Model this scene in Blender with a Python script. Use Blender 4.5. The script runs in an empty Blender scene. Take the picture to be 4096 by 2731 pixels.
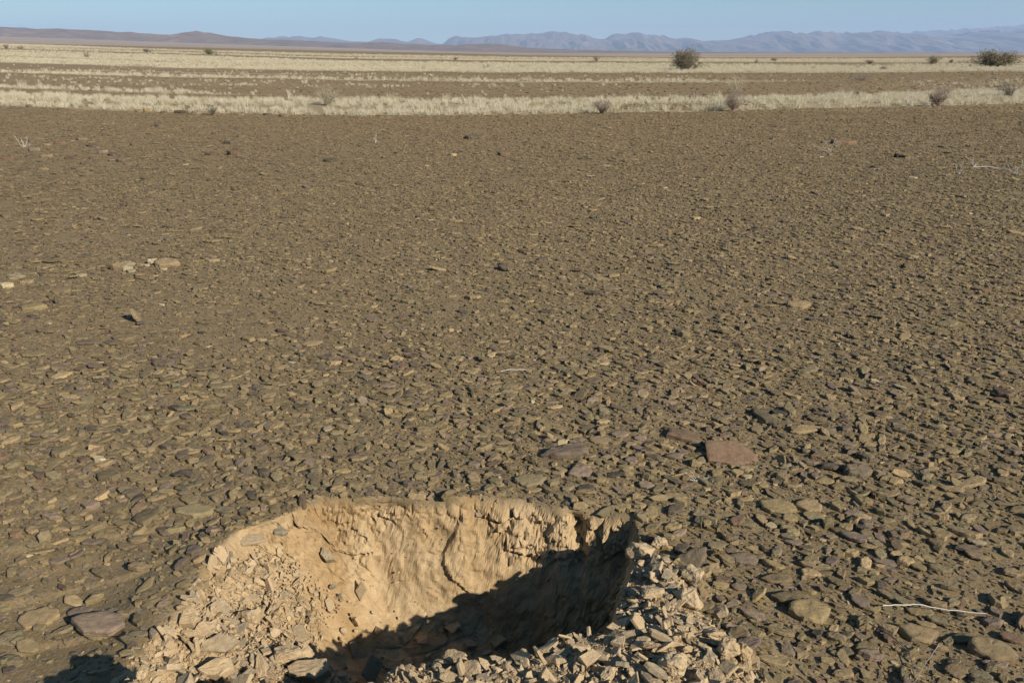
import bpy, math, random
import numpy as np
from mathutils import Vector, Matrix, Euler, noise as mnoise

rng = np.random.default_rng(7)
random.seed(7)
S = bpy.context.scene
COL = S.collection

# ---------------------------------------------------------------- camera, sky, sun
FPX = 3186.0
PITCH = math.atan((1365.5 - 213) / FPX)
H = 1.6
cam = bpy.data.cameras.new('camera')
camo = bpy.data.objects.new('camera', cam)
COL.objects.link(camo)
camo.location = (0, 0, H)
camo.rotation_euler = (math.pi / 2 - PITCH, 0, 0)
cam.lens = 36 * FPX / 4096
cam.clip_start = 0.05
cam.clip_end = 90000
S.camera = camo

SUN_EL = math.radians(29)
SUN_AZ = math.radians(-43)          # direction to the sun in the ground plane, from +X towards -Y
sdir = Vector((math.cos(SUN_EL) * math.cos(SUN_AZ), math.cos(SUN_EL) * math.sin(SUN_AZ), math.sin(SUN_EL)))
W = bpy.data.worlds.new('World')
S.world = W
W.use_nodes = True
wn = W.node_tree
bg = wn.nodes['Background']
sky = wn.nodes.new('ShaderNodeTexSky')
sky.sky_type = 'NISHITA'
sky.sun_disc = False
sky.sun_elevation = SUN_EL
sky.sun_rotation = math.radians(90) - SUN_AZ
sky.altitude = 1200
sky.air_density = 1.0
sky.dust_density = 0.0
sky.ozone_density = 3.0
tintn = wn.nodes.new('ShaderNodeMix'); tintn.data_type = 'RGBA'; tintn.blend_type = 'MULTIPLY'
tintn.inputs[0].default_value = 1.0
tintn.inputs[7].default_value = (1.02, 1.26, 1.22, 1)
wn.links.new(sky.outputs[0], tintn.inputs[6])
wn.links.new(tintn.outputs[2], bg.inputs[0])
bg.inputs[1].default_value = 0.05
sl = bpy.data.lights.new('sun', 'SUN')
sl.energy = 4.8
sl.angle = math.radians(0.5)
sl.color = (1.0, 0.92, 0.78)
so = bpy.data.objects.new('sun', sl)
COL.objects.link(so)
so.rotation_euler = sdir.to_track_quat('Z', 'Y').to_euler()
so.location = sdir * 30
S.view_settings.view_transform = 'Standard'
S.view_settings.look = 'None'
S.view_settings.exposure = 0.5
S.view_settings.gamma = 1.0
S.cycles.volume_bounces = 1
S.cycles.max_bounces = 6
S.cycles.diffuse_bounces = 1

# ---------------------------------------------------------------- helpers
CP, SP = math.cos(PITCH), math.sin(PITCH)

def project(x, y, z):
    """world -> pixels of the 4096 x 2731 photograph; only used while laying the place out"""
    zz = z - H
    dep = np.maximum(y * CP - zz * SP, 0.01)
    up = y * SP + zz * CP
    return 2048 + FPX * x / dep, 1365.5 - FPX * up / dep, dep

def at(px, py, z=0.0):
    a = (px - 2048) / FPX
    b = (1365.5 - py) / FPX
    d = np.array([a, CP + b * SP, -SP + b * CP])
    t = (z - H) / d[2]
    return d[0] * t, d[1] * t

def sstep(a, b, x):
    t = np.clip((x - a) / (b - a), 0, 1)
    return t * t * (3 - 2 * t)

class VNoise:
    """vectorised value/gradient-like noise"""
    def __init__(self, seed):
        self.p = np.random.default_rng(seed).random(65536).astype(np.float64)
    def h(self, i, j, k):
        n = (i * 73856093) ^ (j * 19349663) ^ (k * 83492791)
        n = n ^ (n >> 13)
        return self.p[n & 65535]
    def __call__(self, x, y, z=0.0):
        x, y, z = np.broadcast_arrays(np.asarray(x, float), np.asarray(y, float), np.asarray(z, float))
        xi = np.floor(x).astype(np.int64); yi = np.floor(y).astype(np.int64); zi = np.floor(z).astype(np.int64)
        fx, fy, fz = x - xi, y - yi, z - zi
        fx = fx * fx * (3 - 2 * fx); fy = fy * fy * (3 - 2 * fy); fz = fz * fz * (3 - 2 * fz)
        r = 0
        for a in (0, 1):
            for b in (0, 1):
                for c in (0, 1):
                    r = r + self.h(xi + a, yi + b, zi + c) * (fx if a else 1 - fx) * (fy if b else 1 - fy) * (fz if c else 1 - fz)
        return r * 2 - 1

N1, N2, N3 = VNoise(1), VNoise(2), VNoise(3)

def fbm(n, x, y, z=0.0, o=4):
    r, a = 0, 1.0
    for i in range(o):
        r = r + n(x * 2 ** i, y * 2 ** i, np.asarray(z) * 2 ** i) * a
        a *= 0.5
    return r

def make_mesh(name, verts, faces=None, loops=None, starts=None, totals=None):
    me = bpy.data.meshes.new(name)
    verts = np.asarray(verts, dtype=np.float32)
    me.vertices.add(len(verts))
    me.vertices.foreach_set('co', verts.ravel())
    if faces is not None:
        faces = np.asarray(faces, dtype=np.int32)
        n, k = faces.shape
        me.loops.add(n * k)
        me.loops.foreach_set('vertex_index', faces.ravel())
        me.polygons.add(n)
        me.polygons.foreach_set('loop_start', np.arange(0, n * k, k, dtype=np.int32))
        me.polygons.foreach_set('loop_total', np.full(n, k, dtype=np.int32))
    me.update(calc_edges=True)
    return me

def smooth(me, v=True):
    me.polygons.foreach_set('use_smooth', np.full(len(me.polygons), v))

def link(name, me, mat=None, parent=None):
    o = bpy.data.objects.new(name, me)
    COL.objects.link(o)
    if mat is not None and not me.materials:
        me.materials.append(mat)
    if parent is not None:
        o.parent = parent
    return o

def tag(o, label=None, cat=None, group=None, kind=None):
    if label: o['label'] = label
    if cat: o['category'] = cat
    if group: o['group'] = group
    if kind: o['kind'] = kind
    return o

def fattr(me, name, vals):
    a = me.attributes.new(name, 'FLOAT', 'POINT')
    a.data.foreach_set('value', np.asarray(vals, dtype=np.float32).ravel())

# ---------------------------------------------------------------- materials
class NT:
    def __init__(self, name):
        self.m = bpy.data.materials.new(name)
        self.m.use_nodes = True
        self.t = self.m.node_tree
        self.b = self.t.nodes['Principled BSDF']
        self.b.inputs['Roughness'].default_value = 0.9
        self.b.inputs['Specular IOR Level'].default_value = 0.25
    def n(self, ty, **kw):
        nd = self.t.nodes.new(ty)
        for k, v in kw.items():
            if k.startswith('i_'):
                nd.inputs[k[2:].replace('_', ' ')].default_value = v
            else:
                setattr(nd, k, v)
        return nd
    def l(self, a, b):
        self.t.links.new(a, b)
    def noise(self, vec, scale, detail=4, rough=0.6, dist=0.0):
        nd = self.n('ShaderNodeTexNoise')
        nd.inputs['Scale'].default_value = scale
        nd.inputs['Detail'].default_value = detail
        nd.inputs['Roughness'].default_value = rough
        nd.inputs['Distortion'].default_value = dist
        self.l(vec, nd.inputs['Vector'])
        return nd.outputs['Fac']
    def ramp(self, fac, stops, interp='LINEAR'):
        nd = self.n('ShaderNodeValToRGB')
        cr = nd.color_ramp
        cr.interpolation = interp
        while len(cr.elements) < len(stops):
            cr.elements.new(0.5)
        for e, (p, c) in zip(cr.elements, stops):
            e.position = p
            e.color = (*c, 1) if len(c) == 3 else c
        self.l(fac, nd.inputs[0])
        return nd.outputs[0]
    def mix(self, fac, a, b, bt='MIX'):
        nd = self.n('ShaderNodeMix', data_type='RGBA', blend_type=bt)
        for s, v in ((nd.inputs[0], fac), (nd.inputs[6], a), (nd.inputs[7], b)):
            if hasattr(v, 'links') or isinstance(v, bpy.types.NodeSocket):
                self.l(v, s)
            elif isinstance(v, (int, float)):
                s.default_value = v
            else:
                s.default_value = (*v, 1)
        return nd.outputs[2]
    def math(self, op, a, b=0.0, clamp=False):
        nd = self.n('ShaderNodeMath', operation=op, use_clamp=clamp)
        for s, v in ((nd.inputs[0], a), (nd.inputs[1], b)):
            if isinstance(v, bpy.types.NodeSocket):
                self.l(v, s)
            else:
                s.default_value = v
        return nd.outputs[0]
    def attr(self, name, ty='GEOMETRY'):
        nd = self.n('ShaderNodeAttribute', attribute_type=ty, attribute_name=name)
        return nd.outputs['Fac']
    def pos(self):
        return self.n('ShaderNodeNewGeometry').outputs['Position']
    def obj(self):
        return self.n('ShaderNodeTexCoord').outputs['Object']
    def bump(self, h, dist, strength=1.0, normal=None):
        nd = self.n('ShaderNodeBump')
        nd.inputs['Distance'].default_value = dist
        nd.inputs['Strength'].default_value = strength
        self.l(h, nd.inputs['Height'])
        if normal is not None:
            self.l(normal, nd.inputs['Normal'])
        return nd.outputs[0]
    def out(self, col=None, nrm=None):
        if col is not None: self.l(col, self.b.inputs['Base Color'])
        if nrm is not None: self.l(nrm, self.b.inputs['Normal'])
        return self.m

# colour classes of the stones, by tint value
TINTS = [(0.00, 'olive-grey', (0.218, 0.168, 0.092)), (0.30, 'grey-green', (0.190, 0.157, 0.095)),
         (0.48, 'grey-brown', (0.248, 0.184, 0.107)), (0.69, 'purple-grey', (0.182, 0.138, 0.109)),
         (0.80, 'dark grey', (0.110, 0.089, 0.069)), (0.87, 'reddish-brown', (0.150, 0.098, 0.069)),
         (0.925, 'tan', (0.320, 0.238, 0.138)), (0.975, 'pale cream', (0.390, 0.325, 0.210))]

def tint_class(v):
    c = 0
    for i, t in enumerate(TINTS):
        if v >= t[0]: c = i
    return TINTS[c][1]

def shale_material():
    k = NT('shale')
    t = k.attr('tint', 'INSTANCER')
    base = k.ramp(t, [(a, c) for a, _, c in TINTS], 'CONSTANT')
    vec = k.obj()
    loc = k.pos()
    n1 = k.noise(loc, 45, 5, 0.65)
    n2 = k.noise(loc, 260, 3, 0.7)
    col = k.mix(0.8, base, k.ramp(n1, [(0.25, (0.62, 0.62, 0.62)), (0.75, (1.42, 1.38, 1.3))]), 'MULTIPLY')
    col = k.mix(0.7, col, k.ramp(n2, [(0.3, (0.8, 0.8, 0.8)), (0.7, (1.2, 1.2, 1.2))]), 'MULTIPLY')
    # dust of the plain lying on the stones in patches
    d = k.ramp(k.noise(loc, 14, 4, 0.7), [(0.42, (0, 0, 0)), (0.72, (0.45, 0.45, 0.45))])
    oi = k.n('ShaderNodeObjectInfo')
    col = k.mix(1.0, col, k.ramp(oi.outputs['Random'], [(0, (0.58, 0.58, 0.60)), (0.5, (0.95, 0.94, 0.93)), (1, (1.28, 1.23, 1.14))]), 'MULTIPLY')
    col = k.mix(d, col, (0.255, 0.195, 0.108))
    # layers of the shale
    wv = k.n('ShaderNodeTexWave', wave_type='BANDS', bands_direction='Z')
    wv.inputs['Scale'].default_value = 3.5; wv.inputs['Distortion'].default_value = 6; wv.inputs['Detail'].default_value = 3
    k.l(vec, wv.inputs['Vector'])
    h = k.math('ADD', k.math('MULTIPLY', n2, 0.35), k.math('ADD', n1, k.math('MULTIPLY', wv.outputs['Fac'], 0.22)))
    return k.out(col, k.bump(h, 0.006, 0.7))

def rubble_material():
    k = NT('dusty_rubble')
    t = k.attr('tint', 'INSTANCER')
    base = k.ramp(t, [(0, (0.50, 0.37, 0.222)), (0.5, (0.45, 0.33, 0.195)), (0.80, (0.35, 0.262, 0.162)), (0.93, (0.24, 0.195, 0.135)), (1, (0.20, 0.17, 0.12))])
    loc = k.pos()
    n1 = k.noise(loc, 30, 5, 0.7)
    n2 = k.noise(loc, 220, 4, 0.75)
    n3 = k.noise(loc, 9, 3, 0.6)
    col = k.mix(k.ramp(n1, [(0.42, (0, 0, 0)), (0.66, (0.7, 0.7, 0.7))]), base, (0.50, 0.38, 0.24))
    col = k.mix(k.ramp(n3, [(0.5, (0, 0, 0)), (0.7, (0.5, 0.5, 0.5))]), col, (0.38, 0.26, 0.135))
    col = k.mix(0.6, col, k.ramp(n2, [(0.3, (0.75, 0.75, 0.75)), (0.7, (1.2, 1.2, 1.2))]), 'MULTIPLY')
    h = k.math('ADD', k.math('MULTIPLY', n2, 0.5), n1)
    return k.out(col, k.bump(h, 0.008, 0.9))

def ground_material():
    k = NT('desert_ground')
    p = k.pos()
    soil, grassy, far = k.attr('soil'), k.attr('grassy'), k.attr('far')
    nf = k.noise(p, 90, 4, 0.7)
    nm = k.noise(p, 7, 5, 0.6)
    nl = k.noise(p, 0.7, 4, 0.6)
    nv = k.noise(p, 350, 2, 0.6)
    # gritty soil of the plain
    plain = k.ramp(nm, [(0.3, (0.175, 0.128, 0.066)), (0.55, (0.235, 0.168, 0.086)), (0.75, (0.31, 0.212, 0.108))])
    plain = k.mix(0.8, plain, k.ramp(nf, [(0.3, (0.62, 0.62, 0.62)), (0.7, (1.3, 1.3, 1.3))]), 'MULTIPLY')
    vo = k.n('ShaderNodeTexVoronoi', feature='F1')
    vo.inputs['Scale'].default_value = 75
    k.l(p, vo.inputs['Vector'])
    peb = k.ramp(k.n('ShaderNodeSeparateColor').outputs[0], [(0, (0, 0, 0))]) if False else None
    sc = k.n('ShaderNodeSeparateColor'); k.l(vo.outputs['Color'], sc.inputs[0])
    pebcol = k.ramp(sc.outputs[0], [(0, (0.17, 0.15, 0.105)), (0.4, (0.21, 0.17, 0.12)), (0.7, (0.15, 0.125, 0.11)), (0.9, (0.28, 0.21, 0.13))])
    pebmask = k.math('MULTIPLY', k.math('GREATER_THAN', sc.outputs[1], 0.45), k.math('LESS_THAN', vo.outputs['Distance'], 0.5))
    plain = k.mix(k.math('MULTIPLY', pebmask, 0.8), plain, pebcol)
    # beyond the built stones the gravel itself is the colour of the shale
    stony = k.attr('stony')
    gravel = k.mix(nm, (0.200, 0.142, 0.075), (0.280, 0.198, 0.106))
    gravel = k.mix(0.6, gravel, k.ramp(nl, [(0.3, (0.8, 0.8, 0.8)), (0.7, (1.15, 1.12, 1.08))]), 'MULTIPLY')
    plain = k.mix(stony, plain, gravel)
    # straw litter under the grass
    straw = k.mix(k.noise(p, 3, 4, 0.7), (0.33, 0.26, 0.15), (0.50, 0.42, 0.26))
    plain = k.mix(grassy, plain, straw)
    # reddish far plain
    st = k.n('ShaderNodeMapping'); st.inputs['Scale'].default_value = (0.004, 0.02, 0.02); k.l(p, st.inputs['Vector'])
    farc = k.ramp(k.noise(st.outputs[0], 1.0, 6, 0.65), [(0.3, (0.25, 0.18, 0.135)), (0.5, (0.35, 0.27, 0.205)), (0.72, (0.45, 0.37, 0.28))])
    plain = k.mix(far, plain, farc)
    # dug soil in and round the pit
    pit = k.ramp(k.noise(p, 3.2, 5, 0.62, 0.8), [(0.3, (0.30, 0.195, 0.092)), (0.48, (0.395, 0.278, 0.152)), (0.7, (0.46, 0.345, 0.208))])
    pit = k.mix(0.75, pit, k.ramp(k.noise(p, 38, 6, 0.75), [(0.3, (0.72, 0.70, 0.66)), (0.7, (1.18, 1.18, 1.18))]), 'MULTIPLY')
    pit = k.mix(0.5, pit, k.ramp(nv, [(0.3, (0.75, 0.75, 0.75)), (0.7, (1.25, 1.25, 1.25))]), 'MULTIPLY')
    col = k.mix(soil, plain, pit)
    dome = k.math('MULTIPLY', k.math('SUBTRACT', 0.55, vo.outputs['Distance'], True), k.math('MULTIPLY', pebmask, k.math('SUBTRACT', 1.0, k.math('MULTIPLY', soil, 0.8))))
    h = k.math('ADD', k.math('MULTIPLY', nf, 0.5), k.math('ADD', k.math('MULTIPLY', dome, 0.6), k.math('MULTIPLY', nv, 0.3)))
    return k.out(col, k.bump(h, 0.0065, 0.8))

def hill_material(name, c0, c1, c2, sc):
    k = NT(name)
    p = k.pos()
    st = k.n('ShaderNodeMapping'); st.inputs['Scale'].default_value = (sc, sc, sc * 2.5); k.l(p, st.inputs['Vector'])
    n = k.noise(st.outputs[0], 1.0, 7, 0.65)
    return k.out(k.ramp(n, [(0.3, c0), (0.5, c1), (0.7, c2)]))

def simple(name, c0, c1, scale=20, rough=0.9):
    k = NT(name)
    n = k.noise(k.pos(), scale, 3, 0.6)
    k.b.inputs['Roughness'].default_value = rough
    return k.out(k.mix(n, c0, c1))

M_SHALE = shale_material()
M_RUB = rubble_material()
M_GROUND = ground_material()
def grass_material():
    k = NT('dry_grass')
    t = k.attr('tint', 'INSTANCER')
    c = k.ramp(t, [(0, (0.60, 0.53, 0.38)), (0.5, (0.70, 0.63, 0.48)), (0.85, (0.56, 0.48, 0.33)), (1, (0.46, 0.39, 0.25))])
    m = k.out(c)
    tr = k.n('ShaderNodeBsdfTranslucent'); k.l(c, tr.inputs[0])
    mx = k.n('ShaderNodeMixShader'); mx.inputs[0].default_value = 0.3
    k.l(k.b.outputs[0], mx.inputs[1]); k.l(tr.outputs[0], mx.inputs[2])
    k.l(mx.outputs[0], k.t.nodes['Material Output'].inputs['Surface'])
    return m
M_GRASS = grass_material()
M_TWIG_GREY = simple('grey_twigs', (0.20, 0.16, 0.13), (0.34, 0.28, 0.23), 6)
M_TWIG_PINK = simple('pinkish_dry_twigs', (0.26, 0.19, 0.155), (0.42, 0.32, 0.27), 6)
M_TWIG_PALE = simple('bleached_twigs', (0.55, 0.50, 0.42), (0.72, 0.67, 0.58), 40)
M_TWIG_DARK = simple('dark_twigs', (0.10, 0.085, 0.07), (0.2, 0.17, 0.14), 12)
M_LEAF = simple('grey_green_leaves', (0.10, 0.09, 0.052), (0.19, 0.165, 0.095), 2.2)
M_LEAF_G = simple('green_leaves', (0.12, 0.13, 0.045), (0.20, 0.20, 0.08), 2.2)
M_LEAF_B = simple('brown_leaves', (0.12, 0.105, 0.06), (0.21, 0.18, 0.10), 2.2)
M_CHAR = simple('charcoal', (0.006, 0.006, 0.006), (0.018, 0.017, 0.015), 60, 0.7)

# ---------------------------------------------------------------- shape of the land
def curve(pts, z=0.0):
    w = np.array([at(x, y, z) for x, y in pts])
    return w
BK = curve([(1150, 2062), (1225, 2012), (1290, 1988), (1420, 1996), (1550, 1990), (1740, 1996), (1900, 1990), (2100, 2003), (2250, 2038), (2400, 2052), (2530, 2075)])
BK = BK[np.argsort(BK[:, 0])]
RT = np.array([(0.20, 1.2), (0.25, 1.75), (0.33, 2.0), (0.40, 2.2), (0.44, 2.35), (0.455, 2.8)])     # x of right rim by y
LF = np.array([(-1.06, 1.2), (-1.0, 1.9), (-1.02, 2.15), (-0.97, 2.35), (-0.84, 2.55), (-0.80, 2.8)])
NR = np.array([(-1.6, 1.30), (-1.0, 1.38), (-0.6, 1.48), (-0.3, 1.68), (0.1, 1.76), (0.45, 1.86)])   # y of near rim by x

def pit_dist(x, y):
    wob = 0.035 * fbm(N1, x * 5, y * 5, 0, 3)
    yb = np.interp(x, BK[:, 0], BK[:, 1], left=BK[0, 1] - 0.0, right=BK[-1, 1])
    db = yb - y + 0.010 * fbm(N2, x * 7, 3.3, 0, 3)
    dr = np.interp(y, RT[:, 1], RT[:, 0]) - x + wob * 0.6
    dl = x - np.interp(y, LF[:, 1], LF[:, 0]) + wob
    dn = y - np.interp(x, NR[:, 0], NR[:, 1]) + wob
    return db, dr, dl, dn

DEPTH = 0.49
def smin(a, b, k):
    h = np.clip(0.5 + 0.5 * (b - a) / k, 0, 1)
    return b * (1 - h) + a * h - k * h * (1 - h)

def zones(x, y):
    db, dr, dl, dn = pit_dist(x, y)
    ins = np.minimum(np.minimum(db, dr), np.minimum(dl, dn))     # > 0 inside the pit
    return db, dr, dl, dn, ins

def height(x, y):
    x = np.asarray(x, float); y = np.asarray(y, float)
    D = np.hypot(x, y)
    z = 0.012 * fbm(N1, x * 0.9, y * 0.9, 0.5, 3) * sstep(0, 3, D)
    z = z + 0.006 * fbm(N2, x * 5, y * 5, 1.5, 3) * (D < 30)
    # small terraces left of the pit
    t = (y - 1.9) * 1.0 + (x + 1.6) * -0.45 + 0.12 * fbm(N3, x * 1.5, y * 1.5, 0, 3)
    ter = sstep(-0.02, 0.02, np.mod(t, 0.33) - 0.17) * 0.012 - (np.mod(t, 0.33) / 0.33) * 0.012
    z = z + ter * sstep(-0.95, -1.25, x) * sstep(2.7, 2.3, y) * sstep(-4, -3, x)
    near = (np.abs(x) < 4) & (y < 5) & (y > -3)
    xx, yy = np.where(near, x, 9.0), np.where(near, y, 9.0)
    db, dr, dl, dn, ins = zones(xx, yy)
    # spoil heap: a bank along the right, near and left rims, highest at the near left
    out = np.maximum(np.maximum(-dr, -dl), -dn)
    out = np.where((dr > 0) & (dl > 0) & (dn > 0), 0, out)
    bank_n = 0.085 * np.exp(-((dn + 0.16) / 0.26) ** 2) * sstep(-1.55, -1.0, xx) * sstep(0.86, 0.45, xx)
    bank_n = bank_n + 0.20 * np.exp(-(((xx + 0.76) / 0.25) ** 2 + ((yy - 1.45) / 0.19) ** 2))  # added peak, placed and raised for the shadow it casts at lower left
    bank_n = bank_n + 0.06 * np.exp(-(((xx - 0.45) / 0.3) ** 2 + ((yy - 1.45) / 0.3) ** 2))
    bank_l = 0.035 * np.exp(-((dl + 0.06) / 0.13) ** 2) * sstep(2.62, 2.25, yy) * sstep(1.3, 1.6, yy)
    bank_r = 0.055 * np.exp(-((dr + 0.13) / 0.11) ** 2) * sstep(2.35, 2.05, yy) * sstep(1.3, 1.7, yy)
    bank = np.maximum(np.maximum(bank_n, bank_l), bank_r) + 0.35 * np.minimum(bank_n, np.maximum(bank_l, bank_r))
    bank = bank * (1 + 0.25 * fbm(N3, xx * 6, yy * 6, 2.2, 3))
    bank = np.where(near, bank, 0)
    # walls
    a = db * 2.9
    b = dr * 4.0
    c = np.maximum(dl, 0) * (0.36 + 0.72 * sstep(1.8, 2.4, yy))
    d = np.maximum(dn, -0.2) * (1.1 + 0.7 * sstep(-0.7, -0.2, xx))
    dep = smin(smin(a, b, 0.05), smin(c, d, 0.12), 0.08)
    dep = smin(dep, np.full_like(dep, DEPTH), 0.10)
    dep = np.maximum(dep, 0)
    lump = 0.018 * fbm(N2, xx * 9, yy * 9, 4.1, 3) * sstep(0.03, 0.2, dep)
    z = np.where(near, z + bank * np.where(ins > 0, np.exp(-(np.maximum(ins, 0) / 0.12) ** 2), 1) - dep + lump, z)
    # the land climbs gently towards the hills far to the left
    s = np.log1p(np.exp(np.clip((-x - 0.02 * y) / (0.05 * np.maximum(y, 1) + 5), -30, 30))) * (0.05 * np.maximum(y, 1) + 5)
    z = z + 0.0225 * s * sstep(60, 420, D) * (1 + 0.42 * sstep(700, 4600, D))
    z = z + 0.05 * fbm(N3, x * 0.05, y * 0.11, 7, 3) * sstep(30, 90, D)
    return z

# grass strips: base lines in the photograph (px columns, py per line), density beyond each line
CX = np.array([0, 683, 1366, 2048, 2732, 3414, 4096], float)
LINES = [
    ([422, 451, 463, 459, 448, 430, 416], [0.9, 0.9, 1.0, 0.9, 0.9, 1.0, 1.0]),
    ([412, 440, 452, 448, 441, 423, 409], [0.25, 0.3, 0.5, 0.75, 0.2, 0.5, 0.9]),
    ([398, 418, 424, 418, 416, 417, 404], [1, 1, 1, 1, 1, 1, 1]),
    ([376, 399, 402, 404, 398, 385, 358], [0, 0, 0, 0, 0, 0, 0]),
    ([353, 375, 390, 396, 390, 378, 352], [0.7, 0.8, 0.0, 0, 0, 0, 0.2]),
    ([348, 369, 386, 392, 386, 374, 348], [0.03, 0.04, 0.04, 0.03, 0.0, 0.0, 0.1]),
    ([327, 345, 352, 350, 350, 348, 338], [0.16, 0.22, 0.16, 0.09, 0.01, 0.0, 0.35]),
    ([300, 315, 335, 340, 340, 330, 322], [0.03, 0.02, 0.03, 0.02, 0, 0.0, 0.05]),
    ([292, 309, 322, 330, 332, 326, 318], [1, 0.9, 0.8, 0.9, 0.8, 0.05, 0.05]),
    ([286, 303, 316, 323, 324, 320, 312], [0.06, 0.10, 0.1, 0.03, 0.0, 0.0, 0.02]),
    ([279, 292, 303, 310, 311, 308, 302], [0.5, 0.5, 0.35, 0.2, 0.25, 0.0, 0.0]),
    ([275, 288, 299, 306, 307, 304, 298], [0.05, 0.05, 0.05, 0.02, 0, 0, 0]),
    ([251, 272, 285, 291, 293, 292, 286], [1, 1, 1, 1, 1, 1, 1]),
    ([227, 251, 262, 268, 272, 276, 270], [0.1, 0.1, 1, 1, 1, 1, 0.7]),
    ([224, 248, 260, 266, 270, 274, 268], [1, 1, 1, 1, 1, 1, 1]),
    ([199, 220, 246, 253, 257, 264, 256], [0.0, 0.0, 0.0, 0.0, 0.0, 0.0, 0.15]),
    ([195, 215, 235, 244, 248, 251, 250], [1, 1, 1, 1, 1, 1, 1]),
    ([187, 208, 230, 239, 242, 246, 243], [1, 0.1, 0.1, 0.1, 0.8, 1, 1]),
    ([184, 204, 226, 236, 239, 241, 239], [1, 1, 1, 0.9, 0.9, 0.9, 1]),
    ([176, 199, 217, 230, 236, 236, 235], [0, 0, 0, 0, 0, 0, 0]),
]
FAR_LINE = [161, 187, 202, 222, 232, 232, 224]

def strips(px, py):
    """grass density and far-plain mask for points whose place in the layout is px, py"""
    px = np.clip(px, -300, 4400)
    den = np.zeros_like(px, dtype=float)
    for yl, dl in LINES:
        yy = np.interp(px, CX, yl) + 2.2 * N3(px / 60.0, 0.3, yl[0] * 0.1) * min(1, (yl[3] - 213) / 60)
        dd = np.interp(px, CX, dl)
        den = np.where(py < yy, dd, den)
    far = sstep(0, -3, py - np.interp(px, CX, FAR_LINE))
    return den, far

def frac_grid():
    xs = [0.0]
    x, s = 0.45, 0.008
    core = np.concatenate([np.arange(-1.3, 0.18, 0.007), np.arange(0.18, 0.50, 0.004), np.arange(0.50, 0.9001, 0.008)])
    def grow(start, sign, lim):
        v, st, out = start, 0.008, []
        while v < lim:
            st = min(st * 1.06, max(st, v * 0.085)) if v > 1 else st * 1.06
            v += st
            out.append(sign * v)
        return out
    right = grow(0.9, 1, 21000)
    left = grow(1.3, -1, 21000)
    xs = np.concatenate([np.array(left)[::-1], core, right])
    ys = list(np.arange(1.15, 2.30, 0.008)) + list(np.arange(2.30, 2.72, 0.0035)) + list(np.arange(2.72, 2.85, 0.008))
    v, st = ys[-1], 0.008
    while v < 21000:
        st = min(st * 1.05, max(0.008, v * 0.011)) if v < 700 else v * 0.03
        v += st
        ys.append(v)
    v, st = 1.15, 0.01
    back = []
    while v > -21000:
        st *= 1.12
        v -= st
        back.append(v)
    ys = np.concatenate([np.array(back)[::-1], ys])
    return xs, ys

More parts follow.
